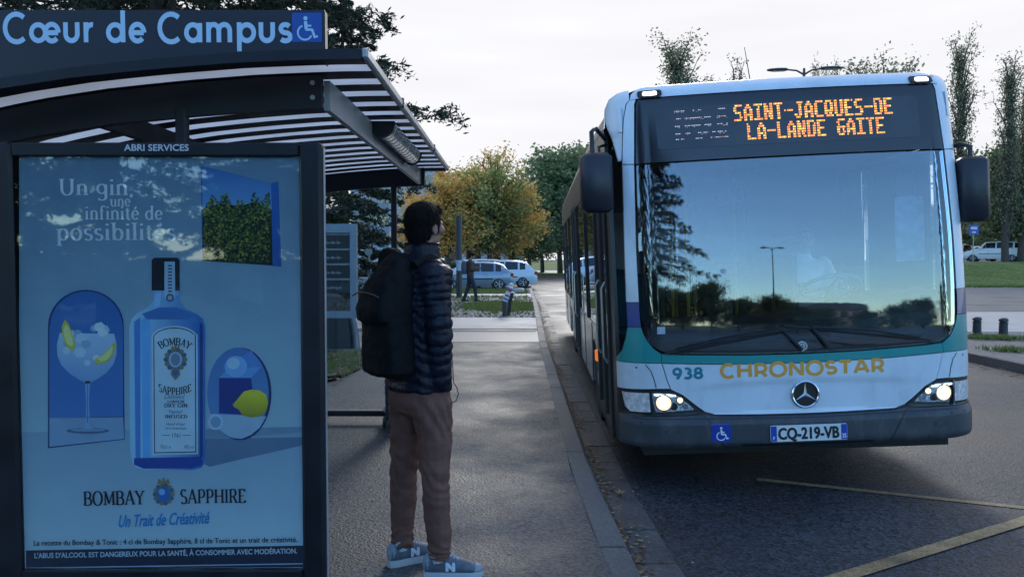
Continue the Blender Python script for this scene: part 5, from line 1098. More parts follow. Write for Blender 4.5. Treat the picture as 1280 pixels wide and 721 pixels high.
def chain(mb, pts, rs, n=12):
    P = [Vector(p) for p in pts]; Q = [P[0]]; S = [rs[0]]
    for i in range(len(P) - 1):
        for t in (.33, .66, 1.): Q.append(P[i].lerp(P[i + 1], t)); S.append(rs[i] + (rs[i + 1] - rs[i]) * t)
    mb.tube(Q, S, n); mb.ell(P[0], (rs[0],) * 3); mb.ell(P[-1], (rs[-1],) * 3)
def figure(label, loc, J, ht, hh, jacket, trousers, shoe, group=None, vox=.012, torso=1., hands=True, tilt=0., long=False, hairm=None, quilt=False, skinm=None, sock=None, feet=(0, 0), curl=(.5, .5), extra=None, leg_r=1., hem=None):
    o = thing('person', label, 'person', loc)
    mb = MB(); q, M_ = head_blob(mb, J['head'], hh, tilt)
    mb.tube([Vector(J['head']) - Vector((0, 0, .05)) - M_ @ Vector((0, .02, 0)), J['neck']], [.055, .062], 12)
    nk, ch, pe = Vector(J['neck']), Vector(J['chest']), Vector(J['pelvis'])
    mb.loft([ring_h(nk, .07, .06, ht), ring_h(nk.lerp(ch, .25), .17, .085, ht), ring_h(ch, .15, .10, ht), ring_h(ch.lerp(pe, .6), .13, .09, ht), ring_h(pe, .15, .10, ht), ring_h(pe - Vector((0, 0, .08)), .13, .09, ht)])
    for s in 'LR':
        chain(mb, [J['sh' + s], J['el' + s], J['wr' + s]], [.048, .036, .026]); chain(mb, [J['hip' + s], J['kn' + s], J['an' + s]], [.075, .052, .036])
        if hands: hd = Vector(J['wr' + s]) - Vector(J['el' + s]); hand_blob(mb, J['wr' + s], J.get('hd' + s, hd), J.get('pn' + s, (math.sin(ht), math.cos(ht), 0)), curl[0 if s == 'L' else 1])
    b = link('body', voxel(mb, min(vox, .007), 2), skinm or skin_m, o, smooth=70)
    em = MB()
    for e in (-1, 1): em.ell(q(e * .03, .079, .006), (.011, .006, .007), M_, 10, 6)
    em.build('eyes', mat('eye_dark', (.03, .02, .015), .2), o, smooth=60)
    link('hair', hair_blob(J['head'], hh, tilt, long=long, vox=.007 if vox < .013 else .012), hairm or hair_m, o, smooth=70)
    if vox < .01:
        hr = random.Random(5); hv = [(v.co.copy(), v.normal.copy()) for v in o.children[-1].data.vertices]; vs_, fs_ = [], []
        cr_ = Vector(J['head']) + Vector((0, -.02, .10))
        for k in range(5200):
            p, n = hr.choice(hv); t = (p - cr_); t = (t - n * t.dot(n)); t = t.normalized() if t.length > 1e-4 else Vector((1, 0, 0)); t = (t + Vector((hr.uniform(-.5, .5), hr.uniform(-.5, .5), -.2))).normalized(); sd3 = n.cross(t).normalized() * .0011; L3 = hr.uniform(.010, .026); p = p + Vector((hr.uniform(-.004, .004), hr.uniform(-.004, .004), hr.uniform(-.004, .004))); i3 = len(vs_)
            vs_ += [p - sd3, p + sd3, p + t * L3 + n * hr.uniform(.001, .007)]; fs_.append((i3, i3 + 1, i3 + 2))
        me = bpy.data.meshes.new('hair_strands'); me.from_pydata(vs_, [], fs_); link('hair_strands', me, hairm or hair_m, o, 'stuff')
    # jacket
    mb = MB(); T = torso; hz = hem if hem is not None else pe.z - .02
    mb.loft([ring_h(nk + Vector((0, 0, .045)), .062, .062, ht), ring_h(nk + Vector((0, 0, -.0)), .080, .078, ht), ring_h(nk.lerp(ch, .16), .145 * T, .095, ht), ring_h(nk.lerp(ch, .35), .20 * T, .112, ht), ring_h(ch, .19 * T, .135 * T, ht), ring_h(ch.lerp(pe, .5), .175 * T, .128 * T, ht),
             ring_h(Vector((pe.x, pe.y, hz + .10)), .175 * T, .125 * T, ht), ring_h(Vector((pe.x, pe.y, hz + .02)), .180 * T, .130 * T, ht), ring_h(Vector((pe.x, pe.y, hz)), .170 * T, .122 * T, ht)])
    for s in 'LR': chain(mb, [J['sh' + s], J['el' + s], Vector(J['el' + s]).lerp(Vector(J['wr' + s]), .98)], [.073 * T, .062 * T, .054 * T])
    me = voxel(mb, vox, 3)
    if quilt:
        aR = [Vector(J['shR']), Vector(J['elR']), Vector(J['wrR'])]
        def fn(p):
            best = 9; s_ = 0; L0 = 0
            for i in range(2):
                a, b_ = aR[i], aR[i + 1]; t = max(0, min(1, (p - a).dot(b_ - a) / (b_ - a).length_squared)); dd = (p - a.lerp(b_, t)).length
                if dd < best: best = dd; s_ = L0 + t * (b_ - a).length
                L0 += (b_ - a).length
            w = .0065 * mnoise.noise(p * 8)
            if best < .095: c = s_; sp_ = .030 if s_ < .17 else .052
            else: c = -p.z; sp_ = .034 if p.z > 1.30 else .055
            r_ = abs(math.sin(PI * (c + w * 3) / sp_)); return .011 * (r_ ** .6) - .006 + .006 * mnoise.noise(p * 20) + .003 * mnoise.noise(p * 48)
    else: fn = lambda p: .007 * mnoise.noise(Vector((p.x * 9, p.y * 9, p.z * 16))) + .004 * mnoise.noise(p * 28)
    displace(me, fn); jk = link('jacket', me, jacket, o, smooth=60)
    # trousers
    mb = MB(); lr = leg_r
    mb.loft([ring_h(pe + Vector((0, 0, .04)), .150, .105, ht), ring_h(pe, .165, .118, ht), ring_h(pe - Vector((0, 0, .07)), .172, .128, ht), ring_h(pe - Vector((0, 0, .12)), .15, .11, ht)])
    for s in 'LR':
        h_, k_, a_ = Vector(J['hip' + s]), Vector(J['kn' + s]), Vector(J['an' + s])
        chain(mb, [h_ - Vector((0, 0, .04)), h_.lerp(k_, .5), k_, k_.lerp(a_, .5), a_ + (k_ - a_).normalized() * .01], [.100 * lr, .088 * lr, .073 * lr, .066 * lr, .056 * lr])
    me = voxel(mb, vox, 2); kz = Vector(J['knR']).z; az = Vector(J['anR']).z
    def ft(p):
        d = .008 * mnoise.noise(Vector((p.x * 9, p.y * 9, p.z * 7))) + .005 * mnoise.noise(Vector((p.x * 6, p.y * 6, p.z * 22))) + .003 * mnoise.noise(p * 30)
        if p.z < az + .16: d += .007 * math.sin((p.z + .07 * mnoise.noise(p * 9)) * 170) * max(0, 1 - (p.z - az) / .13)
        d += .004 * math.sin((p.z + .8 * p.x + .12 * mnoise.noise(p * 6)) * 85) * math.exp(-((p.z - kz) / .09) ** 2)
        d += .005 * math.sin((p.z * .6 + p.x + p.y) * 85 + 2 * mnoise.noise(p * 6)) * math.exp(-((p.z - pe.z + .14) / .10) ** 2)
        return d
    displace(me, ft); link('trousers', me, trousers, o, smooth=60)
    # shoes
    for s, fh in (('L', feet[0]), ('R', feet[1])):
        a_ = Vector(J['an' + s]); fw = Vector((math.sin(fh), math.cos(fh), 0)); rt = Vector((math.cos(fh), -math.sin(fh), 0)); g0 = Vector((a_.x, a_.y, J.get('floor' + s, 0)))
        def rr(t, w, z, up): return [g0 + fw * t + rt * (w * math.cos(2 * PI * k / 16)) + Vector((0, 0, z + up * math.sin(2 * PI * k / 16))) for k in range(16)]
        mb = MB(); mb.loft([rr(-.075, .012, .055, .02), rr(-.068, .030, .06, .045), rr(-.04, .036, .062, .062), rr(0, .037, .064, .062), rr(.05, .039, .058, .05), rr(.10, .044, .05, .038), rr(.15, .045, .044, .028), rr(.185, .036, .038, .02), rr(.20, .012, .034, .008)])
        sh = mb.build('shoe', shoe, o, smooth=70)
        mb = MB(); out = [(-.082, .0), (-.075, .026), (-.04, .036), (.02, .037), (.08, .044), (.15, .047), (.19, .036), (.207, .0)]; out = out + [(t, -w) for t, w in out[::-1][1:-1]]
        mb.add([g0 + fw * t + rt * w + Vector((0, 0, .0)) for t, w in out] + [g0 + fw * t * 1.01 + rt * w * 1.06 + Vector((0, 0, .014)) for t, w in out] + [g0 + fw * t * .99 + rt * w * .97 + Vector((0, 0, .034)) for t, w in out],
               [tuple(range(len(out)))[::-1], tuple(range(2 * len(out), 3 * len(out)))] + [(r * len(out) + k, r * len(out) + (k + 1) % len(out), (r + 1) * len(out) + (k + 1) % len(out), (r + 1) * len(out) + k) for r in (0, 1) for k in range(len(out))])
        mb.build('sole', sock or mat('sole_dark', (.03, .03, .032), .7), sh, smooth=50)
        if extra: extra(o, sh, g0, fw, rt, s)
    return o

# --- the man with the backpack
MO = Vector((-.42, 3.70, 0))
def mp(px, py, Y): return at(px, py, Y) - MO
HT, HH = R_(47), R_(36)
J = dict(head=mp(531, 285, 3.70), neck=mp(526, 319, 3.70), chest=mp(520, 375, 3.70), pelvis=mp(524, 482, 3.70),
 shR=mp(541, 343, 3.585), elR=mp(549, 415, 3.55), wrR=mp(549, 480, 3.60), shL=mp(497, 343, 3.86), elL=mp(498, 415, 3.90), wrL=mp(512, 478, 3.90),
 hipR=mp(541, 497, 3.64), knR=mp(544, 598, 3.62), anR=mp(550, 692, 3.62), hipL=mp(511, 497, 3.76), knL=mp(505, 592, 3.80), anL=mp(503, 682, 3.78))
J['anR'].z = .10; J['anL'].z = .10; J['hdR'] = Vector((-.5, .22, -1)); J['pnR'] = Vector((-1, 0, 0)); J['hdL'] = Vector((.35, -.1, -1))
puff = mat('quilted_nylon', (.006, .008, .018), .45, var=.2, vscale=14, bump=.35, bscale=55, spec=.25)
chino = mat('brown_chino', (.145, .070, .054), .85, var=.18, vscale=12, bump=.4, bscale=70, spec=.25)
shoe_m = mat('sneaker_blue', (.075, .10, .135), .6, var=.35, vscale=28, bump=.3, bscale=120)
def sneaker(o, sh, g0, fw, rt, s):
    ltr = mat('sneaker_letter', (.50, .60, .70), .5); gy = mat('sneaker_grey', (.20, .25, .30), .6, var=.1)
    # pale letter on the outer side, toe cap, heel patch, laces
    sd_ = 1
    def sf(u, w, l):
        wd = .037 + .008 * max(0, min(1, (u - .02) / .08)); zc = .06; k = max(-1, min(1, (w - zc) / .055)); return g0 + fw * u + rt * (sd_ * (wd * math.sqrt(max(.0, 1 - k * k)) + .004 + l)) + Vector((0, 0, w))
    text('shoe_letter', 'N', .028, .074, .044, .036, sf, ltr, sh, bold=.005)
    mb = MB(); mb.ell(g0 + fw * .165 + Vector((0, 0, .04)), (.042, .042, .024)); mb.build('toe_cap', gy, sh, smooth=60)
    mb = MB(); mb.ell(g0 - fw * .050 + Vector((0, 0, .065)), (.034, .034, .052)); mb.build('heel_patch', gy, sh, smooth=60)
    mb = MB()
    for k in range(6): t = .03 + k * .018; z = .118 - k * .009; mb.tube([g0 + fw * t + rt * -.022 + Vector((0, 0, z - .006)), g0 + fw * (t + .004) + Vector((0, 0, z + .002)), g0 + fw * t + rt * .022 + Vector((0, 0, z - .006))], .0032, 6)
    mb.tube([g0 + fw * .03 + Vector((0, 0, .12)), g0 + fw * .05 + rt * .03 + Vector((0, 0, .135)), g0 + fw * .085 + rt * .035 + Vector((0, 0, .10))], .0028, 6); mb.build('laces', mat('lace_pale', (.4, .44, .48), .8), sh)
    if s == 'L' or 1:
        mb = MB(); mb.tube([g0 - fw * .01 + Vector((0, 0, .075)), g0 - fw * .01 + Vector((0, 0, .125))], [.04, .043], 14); mb.build('sock', mat('sock_pale', (.35, .42, .5), .9), sh, smooth=60)
man = figure('man in dark quilted jacket and brown trousers watching the bus from the kerbside walk', MO, J, HT, HH, puff, chino, shoe_m, vox=.0085, quilt=True, sock=mat('sole_pale', (.34, .38, .42), .7), feet=(R_(58), R_(88)), curl=(1.0, 1.0), extra=sneaker, hem=mp(524, 487, 3.7).z, leg_r=.97)
# stand-up collar and trouser pocket seam
mb = MB(); c = J['neck'] + Vector((.005, .005, .0))
mb.loft([ring_h(c + Vector((0, 0, -.02)), .088, .088, HT), ring_h(c + Vector((0, 0, .02)), .080, .082, HT), ring_h(c + Vector((0, 0, .055)), .078, .082, HT), ring_h(c + Vector((0, 0, .06)), .070, .074, HT), ring_h(c + Vector((0, 0, .0)), .066, .07, HT)], cap=False)
me = mb.me('c'); sb = bmesh.new(); sb.from_mesh(me); bmesh.ops.subdivide_edges(sb, edges=sb.edges[:], cuts=2, use_grid_fill=True); sb.to_mesh(me); sb.free(); displace(me, lambda p: .004 * math.sin(p.z * 230) + .003 * mnoise.noise(p * 30)); link('collar', me, puff, man, smooth=60)
# backpack worn on his back
bk = Vector((-math.sin(HT), -math.cos(HT), 0)); rt_ = Vector((math.cos(HT), -math.sin(HT), 0))
BP = thing('backpack', 'black backpack worn by the man in the quilted jacket', 'backpack', MO)
ct = J['chest'] + bk * .165 - rt_ * .0; zt0, zb0 = mp(480, 316, 3.55).z, mp(480, 473, 3.5).z
def rb(z, w, d, off=0, x=0): c = Vector((ct.x, ct.y, z)) + bk * off + rt_ * x; return ring_h(c, w, d, HT, 24, 3.2)
H_ = zt0 - zb0
mb = MB(); mb.loft([rb(zt0, .04, .03, -.06), rb(zt0 - .03, .075, .05, -.05), rb(zt0 - .12 * 1, .115, .075, -.025), rb(zt0 - .25, .132, .092), rb(zt0 - .40, .136, .095), rb(zt0 - .56, .134, .09), rb(zb0 + .02, .122, .075), rb(zb0, .11, .06)])
mb.loft([rb(zt0 - .07, .06, .03, .0), rb(zt0 - .14, .10, .06, .025), rb(zt0 - .26, .125, .08, .05), rb(zt0 - .315, .12, .07, .05), rb(zt0 - .335, .09, .05, .03)])
mb.loft([rb(zt0 - .37, .10, .05, .03), rb(zt0 - .40, .115, .06, .03), rb(zt0 - .55, .115, .06, .03), rb(zb0 + .03, .10, .04, .03)])
me = voxel(mb, .008, 3); displace(me, lambda p: .008 * mnoise.noise(Vector((p.x * 9, p.y * 9, p.z * 6))) + .003 * mnoise.noise(p * 30)); bag_m = mat('bag_nylon', (.005, .0055, .007), .7, var=.2, vscale=20, bump=.4, bscale=90, spec=.15)
link('bag', me, bag_m, BP, smooth=60)
for s in (-1, 1):
    a = Vector((ct.x, ct.y, 0)) + rt_ * s * .075 - bk * .09
    sh = Vector((J['neck'].x, J['neck'].y, 0)) + rt_ * s * .105
    mb = MB(); mb.tube([a + Vector((0, 0, zt0 - .09)), sh + bk * .10 + Vector((0, 0, 1.485)), sh + bk * .02 + Vector((0, 0, 1.515)), sh - bk * .045 + Vector((0, 0, 1.485)), sh - bk * .075 + Vector((0, 0, 1.42)), sh - bk * .07 - rt_ * s * .02 + Vector((0, 0, 1.34))], [(.008, .030)] * 6, 8); mb.build('strap', bag_m, BP, smooth=60)
mb = MB(); mb.tube([Vector((ct.x, ct.y, zt0 - .03)) - bk * .05 + rt_ * .03 * k + Vector((0, 0, .035 * (1 - (k / 2) ** 2))) for k in (-2, -1, 0, 1, 2)], .008, 6); mb.build('handle', bag_m, BP, smooth=60)
st_ = Vector((ct.x, ct.y, 0)) + bk * .088 - rt_ * .105; mb = MB(); mb.add([st_ + Vector((0, 0, zb0 + .05)), st_ + rt_ * .018 + Vector((0, 0, zb0 + .04)) + bk * .008, st_ + rt_ * .022 + Vector((0, 0, zb0 + .175)) + bk * .018, st_ + rt_ * .012 + Vector((0, 0, zb0 + .175)) + bk * .014], [(0, 1, 2, 3)]); mb.build('reflective_strip', mat('reflective', (.45, .48, .52), .4), BP)
zp = MB(); zp.tube([Vector((ct.x, ct.y, 0)) + bk * (.135 - .004 * abs(k)) + rt_ * (.028 * k) + Vector((0, 0, zt0 - .20 + .02 * (1 - (k / 4) ** 2))) for k in range(-4, 5)], .0035, 6); zp.build('zip', mat('zip_grey', (.05, .05, .055), .4), BP)
cb = MB(); P = [mp(x, y, 3.50) for x, y in [(565, 445), (566, 460), (567, 478), (571, 484), (573, 492), (570, 501), (563, 504)]]; cb.tube(P, .0022, 6)
o = cb.build('earphone_cable', blk_m, None); o.location = MO; tag(o, "thin black earphone cable looping from the jacket at the man's hip", 'cable')

# --- person standing behind him in the shelter, mostly hidden
SO2 = Vector((-1.07, 7.0 - .22, 0))
def std(h=1.0, step=.0): 
    return dict(head=Vector((0, .02, 1.52 * h)), neck=Vector((0, 0, 1.36 * h)), chest=Vector((0, 0, 1.16 * h)), pelvis=Vector((0, 0, .88 * h)))
h = .98; hd = R_(70); r2_ = Vector((math.cos(hd), -math.sin(hd), 0))
J2 = std(h); 
for s, e in (('L', -1), ('R', 1)):
    J2['sh' + s] = r2_ * .155 * e + Vector((0, 0, 1.31 * h)); J2['el' + s] = r2_ * .19 * e + Vector((0, 0, 1.06 * h)); J2['wr' + s] = r2_ * .17 * e + Vector((.10, .05, .86 * h))
    J2['hip' + s] = r2_ * .085 * e + Vector((0, 0, .86 * h)); J2['kn' + s] = r2_ * .085 * e + Vector((.03, .0, .47 * h)); J2['an' + s] = r2_ * .08 * e + Vector((.01, 0, .09))
figure('person in black clothes standing in the shelter behind the man with the backpack', SO2, J2, hd, hd, mat('black_coat', (.012, .012, .015), .7, var=.2), mat('dark_jeans', (.018, .024, .036), .8, var=.2), mat('dark_shoe', (.014, .014, .015), .5), vox=.014, long=True, feet=(hd, hd), curl=(.6, .6))

# --- pedestrian far along the walk, phone in hand
g = gpt(588, 377); hd = R_(84); r3 = Vector((math.cos(hd), -math.sin(hd), 0)); f3 = Vector((math.sin(hd), math.cos(hd), 0)); up = Vector((0, 0, 1)); h = 1.0
J3 = dict(head=f3 * .05 + up * 1.60, neck=f3 * 0 + up * 1.44, chest=up * 1.22, pelvis=up * .93)
for s, e, st in (('L', -1, -.22), ('R', 1, .20)):
    J3['sh' + s] = r3 * .17 * e + up * 1.38; J3['el' + s] = r3 * .20 * e + f3 * .02 + up * 1.12; J3['wr' + s] = r3 * (.10 * e) + f3 * .26 + up * 1.17
    J3['hip' + s] = r3 * .085 * e + up * .90; J3['kn' + s] = r3 * .085 * e + f3 * (st * .55 + .05) + up * .49; J3['an' + s] = r3 * .08 * e + f3 * st + up * .10
ped = figure('far pedestrian in brown jacket looking at a phone while walking by the parked cars', Vector((g.x, g.y, 0)), J3, hd, hd, mat('brown_jacket', (.06, .035, .025), .8, var=.2), mat('navy_jeans', (.018, .024, .045), .8, var=.2), mat('dark_shoe', (.014, .014, .015), .5), vox=.016, tilt=R_(-22), feet=(hd, hd), curl=(.8, .8))
bp = thing('backpack', 'small grey backpack on the far pedestrian', 'backpack', Vector((g.x, g.y, 0)))
mb = MB(); c = Vector((0, 0, 1.20)) - f3 * .22; mb.loft([ring_h(c + up * .24, .08, .05, hd), ring_h(c + up * .18, .14, .09, hd), ring_h(c, .15, .11, hd), ring_h(c - up * .2, .145, .10, hd), ring_h(c - up * .23, .12, .07, hd)]); mb.build('bag', mat('grey_bag', (.09, .095, .11), .8, var=.2), bp, smooth=60)
for e in (-1, 1):
    mb = MB(); mb.tube([c + up * .2 + r3 * .08 * e + f3 * .08, r3 * .10 * e + up * 1.455, r3 * .10 * e + up * 1.34 + f3 * .15, r3 * .12 * e + up * 1.08 + f3 * .13], [(.008, .025)] * 4, 6); mb.build('strap', mat('grey_bag', (.09, .095, .11), .8), bp)
ph = MB(); ph.box((0, 0, 0), (.075, .008, .15), rot=Matrix.Rotation(-hd, 3, 'Z') @ Matrix.Rotation(R_(-40), 3, 'X'), bev=.003); o = ph.build('phone', mat('phone_pale', (.5, .52, .55), .3), None); o.location = Vector((g.x, g.y, 0)) + f3 * .33 + up * 1.21; tag(o, 'pale phone held by the far pedestrian', 'phone')

# --- driver (sits in the bus, a thing of its own)
J4 = dict(head=Vector((0, -.04, .74)), neck=Vector((0, 0, .56)), chest=Vector((0, 0, .36)), pelvis=Vector((0, .03, .05)))
for s, e in (('L', -1), ('R', 1)):
    J4['sh' + s] = Vector((.18 * e, 0, .49)); J4['el' + s] = Vector((.25 * e, -.13, .24)); J4['wr' + s] = Vector((.19 * e, -.40, .29)); J4['hd' + s] = Vector((-.1 * e, -.4, .25)); J4['pn' + s] = Vector((-e, 0, 0))
    J4['hip' + s] = Vector((.10 * e, -.02, .03)); J4['kn' + s] = Vector((.13 * e, -.42, .05)); J4['an' + s] = Vector((.13 * e, -.50, -.38)); J4['floor' + s] = -.48
drv = figure('bus driver in a white long sleeved top seated behind the steering wheel', (0, 0, 0), J4, PI, PI, mat('white_top', (.72, .74, .78), .8, var=.06, bump=.2), mat('dark_jeans', (.018, .024, .036), .8), mat('dark_shoe', (.014, .014, .015), .5), vox=.014, feet=(PI, PI), curl=(1.1, 1.1))
drv.matrix_world = BM @ Matrix.Translation((.56, 1.62, 1.10))

# ================================================================== CARS
car_glass = mat('car_glass', (.012, .016, .02), .06, var=.3, vscale=2, spec=.7)
tyre_m = mat('tyre', (.014, .014, .015), .8); alloy = mat('alloy', (.42, .44, .46), .3, metal=.8, var=.1)
def car(label, loc, rz_, col, L=4.0, W=1.7, H=1.45, style='hatch', group=None, rough=.3, metal=0.):
    o = thing('parked_car', label, 'car', loc, rz_, group); pm_ = mat('car_paint_%s' % label[:12], col, rough, metal=metal, var=.04, coat=.6)
    hw = W / 2; b = .62 * H; g_ = .20
    # stations: x, z_low, z_belt, z_top, half width at top; nose at -L/2
    if style == 'hatch': S = [(-.5, .40, .50, .50, .62), (-.485, .24, .60, .62, .66), (-.42, .2, .70, .72, .70), (-.24, .2, .84 * b / .9, .90 * b / .9, .72), (-.06, .2, b, .985 * H, .60), (.10, .2, b, H, .60), (.26, .2, b + .01, .97 * H, .60), (.36, .2, b + .03, .91 * H, .58), (.475, .22, b - .02, b + .0, .66), (.495, .24, .8 * b, .84 * b, .70), (.5, .36, .45, .46, .70)]
    else: S = [(-.5, .42, .60, .60, .64), (-.485, .26, .74, .76, .68), (-.42, .22, .86, .88, .72), (-.25, .22, .98 * b / 1., 1.02 * b, .74), (-.12, .22, b, .97 * H, .60), (.10, .22, b, H, .60), (.34, .22, b + .02, .985 * H, .60), (.45, .22, b + .04, .92 * H, .57), (.485, .24, b, b + .06, .68), (.497, .26, .8 * b, .84 * b, .72), (.5, .40, .5, .51, .72)]
    rings = []
    for (t, zl, zb_, zt2, tw) in S:
        x = t * L; nose = .93 if abs(t) > .48 else 1; w = hw * nose; zm = (zl + zb_) / 2
        rings.append([(x, -w * .92, zl), (x, -w, zl + (zm - zl) * .5), (x, -w, zm + .08), (x, -w * .96, zb_), (x, -hw * tw / .72 * .74 * 1.0 if zt2 - zb_ > .2 else -w * .85, zt2 - .04 if zt2 - zb_ > .2 else zt2 - .01), (x, -hw * tw * .8, zt2), (x, hw * tw * .8, zt2), (x, hw * tw / .72 * .74 if zt2 - zb_ > .2 else w * .85, zt2 - .04 if zt2 - zb_ > .2 else zt2 - .01), (x, w * .96, zb_), (x, w, zm + .08), (x, w, zl + (zm - zl) * .5), (x, w * .92, zl)])
    n = 12; body = MB(); win = {}
    cab = [i for i in range(len(S) - 1) if S[i + 1][3] - S[i + 1][2] > .2 or S[i][3] - S[i][2] > .2]
    body.loft(rings); bo = body.build('body', pm_, o, smooth=35)
    def lerp3(a, b_, t): return tuple(a[i] + (b_[i] - a[i]) * t for i in range(3))
    def pane(nm, A, B, C, D, s0, s1, t0, t1, out):
        q = [lerp3(lerp3(A, B, s), lerp3(D, C, s), t) for s, t in ((s0, t0), (s1, t0), (s1, t1), (s0, t1))]; q = [(p[0] + out[0], p[1] + out[1], p[2] + out[2]) for p in q]
        mb = MB(); mb.add(q, [(0, 1, 2, 3)]); return mb.build(nm, car_glass, o)
    for s, (k0, k1) in ((-1, (3, 4)), (1, (8, 7))):
        for i, (s0, s1) in ((3, (.55, 1.)), (4, (0.02, .72)), (4, (.82, 1.)), (5, (0, .88)), (6, (.06, .8))):
            pane('side_window', rings[i][k0], rings[i + 1][k0], rings[i + 1][k1], rings[i][k1], s0, s1, .10 if i != 3 else .12, .90 if i != 3 else .80, (0, s * .006, .0))
    pane('windscreen', rings[3][5], rings[4][5], rings[4][6], rings[3][6], .08, .97, .02, .98, (-.005, 0, .008))
    pane('rear_window', rings[7][5], rings[8][5], rings[8][6], rings[7][6], .10, .85, .04, .96, (.008, 0, .006))
    wb = .305 * L
    for x in (-wb - .02 * L, wb):
        for s in (-1, 1):
            mb = MB(); mb.disc((x, .31, s * (hw - .015) - (.01 if s < 0 else 0)), .36, 'y', .012, 24); mb.build('wheel_arch', blk_m, o)
            mb = MB(); mb.tube([(x, s * (hw - .20), .30), (x, s * (hw - .01), .30), (x, s * (hw + .004), .30)], [.30, .30, .27], 24); w = mb.build('wheel', tyre_m, o, smooth=40)
            mb = MB()
            for k in range(5): a = 2 * PI * k / 5; mb.tube([(x, s * (hw + .006), .30), (x + .19 * math.cos(a), s * (hw + .008), .30 + .19 * math.sin(a))], [.045, .035], 6)
            mb.tube([(x + .195 * math.cos(2 * PI * k / 20), s * (hw + .004), .30 + .195 * math.sin(2 * PI * k / 20)) for k in range(21)], .018, 6, cap=False); mb.build('rim', alloy, w)
    for s in (-1, 1):
        mb = MB(); mb.box((L * .484, s * hw * .86, .80 * b + .06), (.16, .30 * hw, .17), bev=.02); mb.build('tail_lamp', mat('tail_red', (.35, .01, .01), .25), o)
        mb = MB(); mb.box((-L * .475, s * hw * .72, .60 * b + .08), (.12, .3 * hw, .14), bev=.03); mb.build('headlight', mat('clear_lens', (.5, .52, .55), .1, metal=.5), o)
        mb = MB(); mb.box((-L * .17, s * (hw + .07), b + .05), (.12, .16, .11), bev=.03); mb.build('door_mirror', pm_, o)
        mb = MB(); mb.box((.0, s * (hw + .003), .55 * b + .08), (L * .46, .02, .05)); mb.build('side_moulding', blk_m, o)
        for x in (-.13, .09):
            mb = MB(); mb.box((x * L + .1, s * (hw * .985), b - .09), (.14, .025, .03)); mb.build('door_handle', pm_, o)
            mb = MB(); mb.box((x * L + .22, s * (hw * 1.001), .45 * b + .16), (.008, .006, .46)); mb.build('door_seam', blk_m, o)
    mb = MB(); mb.box((L * .492, 0, .42), (.09, W * .94, .16), bev=.03); mb.build('rear_bumper', pm_ if style == 'hatch' else blk_m, o)
    mb = MB(); mb.box((L * .508, 0, .56), (.01, .5, .11)); mb.build('number_plate', mat('plate_white', (.62, .66, .68), .4), o)
    return o
silver = (.20, .27, .34)
g = gpt(607, 361.5); PG = 0.0
car('silver blue old hatchback parked side on, nearest car left of the bus', (-1.85, 39.0, -.06), R_(3), silver, 3.75, 1.62, 1.42, metal=.3)
car('pale blue white hatchback parked just behind the silver one, rear lamps showing', (-.65, 42.0, -.06), R_(-24 + 24), (.50, .58, .64), 4.0, 1.75, 1.50)
bpy.context.view_layer.update()
car('white car parked left of the silver hatchback, half hidden by the dark post', (-5.6, 41.2, -.06), R_(2), (.55, .58, .62), 3.9, 1.7, 1.42)
car('white estate parked in the second row behind the silver hatchback', (-2.4, 46.5, -.06), R_(4), (.60, .62, .64), 4.3, 1.75, 1.55, 'suv')
car('grey hatchback parked in the second row, farthest left', (-8.2, 47, -.06), R_(4), (.12, .13, .14), 4.1, 1.75, 1.45)
gR = 'cars in the car park above the lawn'
xr = at(1247, 322, 64)
car('white sport utility car in front of the row on the rise right of the bus', (xr.x, 64.5, 1.27), R_(-38), (.66, .68, .70), 4.4, 1.85, 1.68, 'suv', gR)
xr = at(1210, 322, 66); car('dark car parked just left of the white sport utility car', (xr.x, 67.5, 1.27), R_(40), (.02, .022, .028), 4.2, 1.8, 1.5, 'hatch', gR)
xr = at(1283, 322, 66); car('white car at the right edge of the photo beyond the tree trunk', (xr.x, 68, 1.27), R_(30), (.5, .52, .55), 4.3, 1.8, 1.5, 'hatch', gR)
xr = at(1222, 322, 78); car('silver car in the row behind the white sport utility car', (xr.x, 79, 1.27), R_(20), (.45, .5, .55), 4.3, 1.8, 1.5, 'hatch', gR)
xr = at(1266, 322, 78); car('pale blue car in the row behind, right of the white sport utility car', (xr.x, 80, 1.27), R_(70), (.40, .50, .60), 4.3, 1.8, 1.5, 'hatch', gR)

# ================================================================== STREET FURNITURE
iron = mat('cast_iron', (.022, .026, .032), .5, var=.2, vscale=10)
def lamp(label, x, y, H=8.2, rz_=0., tilt=0.):
    o = thing('street_lamp', label, 'street lamp', (x, y, -.15), rz_)
    mb = MB(); mb.tube([(0, 0, 0), (0, 0, 1.0), (0, 0, H - .1), (0, 0, H + .12)], [.10, .075, .045, .04], 12); mb.box((0, 0, .02), (.35, .35, .04)); mb.build('pole', iron, o, smooth=40)
    for s in (-1, 1):
        mb = MB(); mb.tube([(0, 0, H - .1), (s * .25, 0, H + .05), (s * .62, 0, H + .10)], [.035, .03, .028], 8); mb.build('arm', iron, o, smooth=40)
        mb = MB(); rings = []
        for t, w, hh in ((0, .05, .05), (.08, .12, .07), (.35, .15, .07), (.6, .13, .05), (.70, .05, .03)): rings.append([(s * (.55 + t), w * c_, H + .10 + hh * s2) for c_, s2 in ((-1, -.3), (-.8, -.6), (.8, -.6), (1, -.3), (.7, .6), (-.7, .6))])
        mb.loft(rings); hd_ = mb.build('lamp_head', iron, o, smooth=30)
        mb = MB(); mb.box((s * .86, 0, H + .055), (.40, .18, .012)); mb.build('lens', mat('lamp_glass_off', (.3, .32, .35), .2), hd_)
    return o
p = at(1005, 98, 27); lamp('double headed street lamp rising behind the bus roof', p.x, 27, H=at(1005, 90, 27).z + .15, rz_=R_(-8))
lamp('double headed street lamp beside the road behind the camera', 8.3, -26, 7.5)
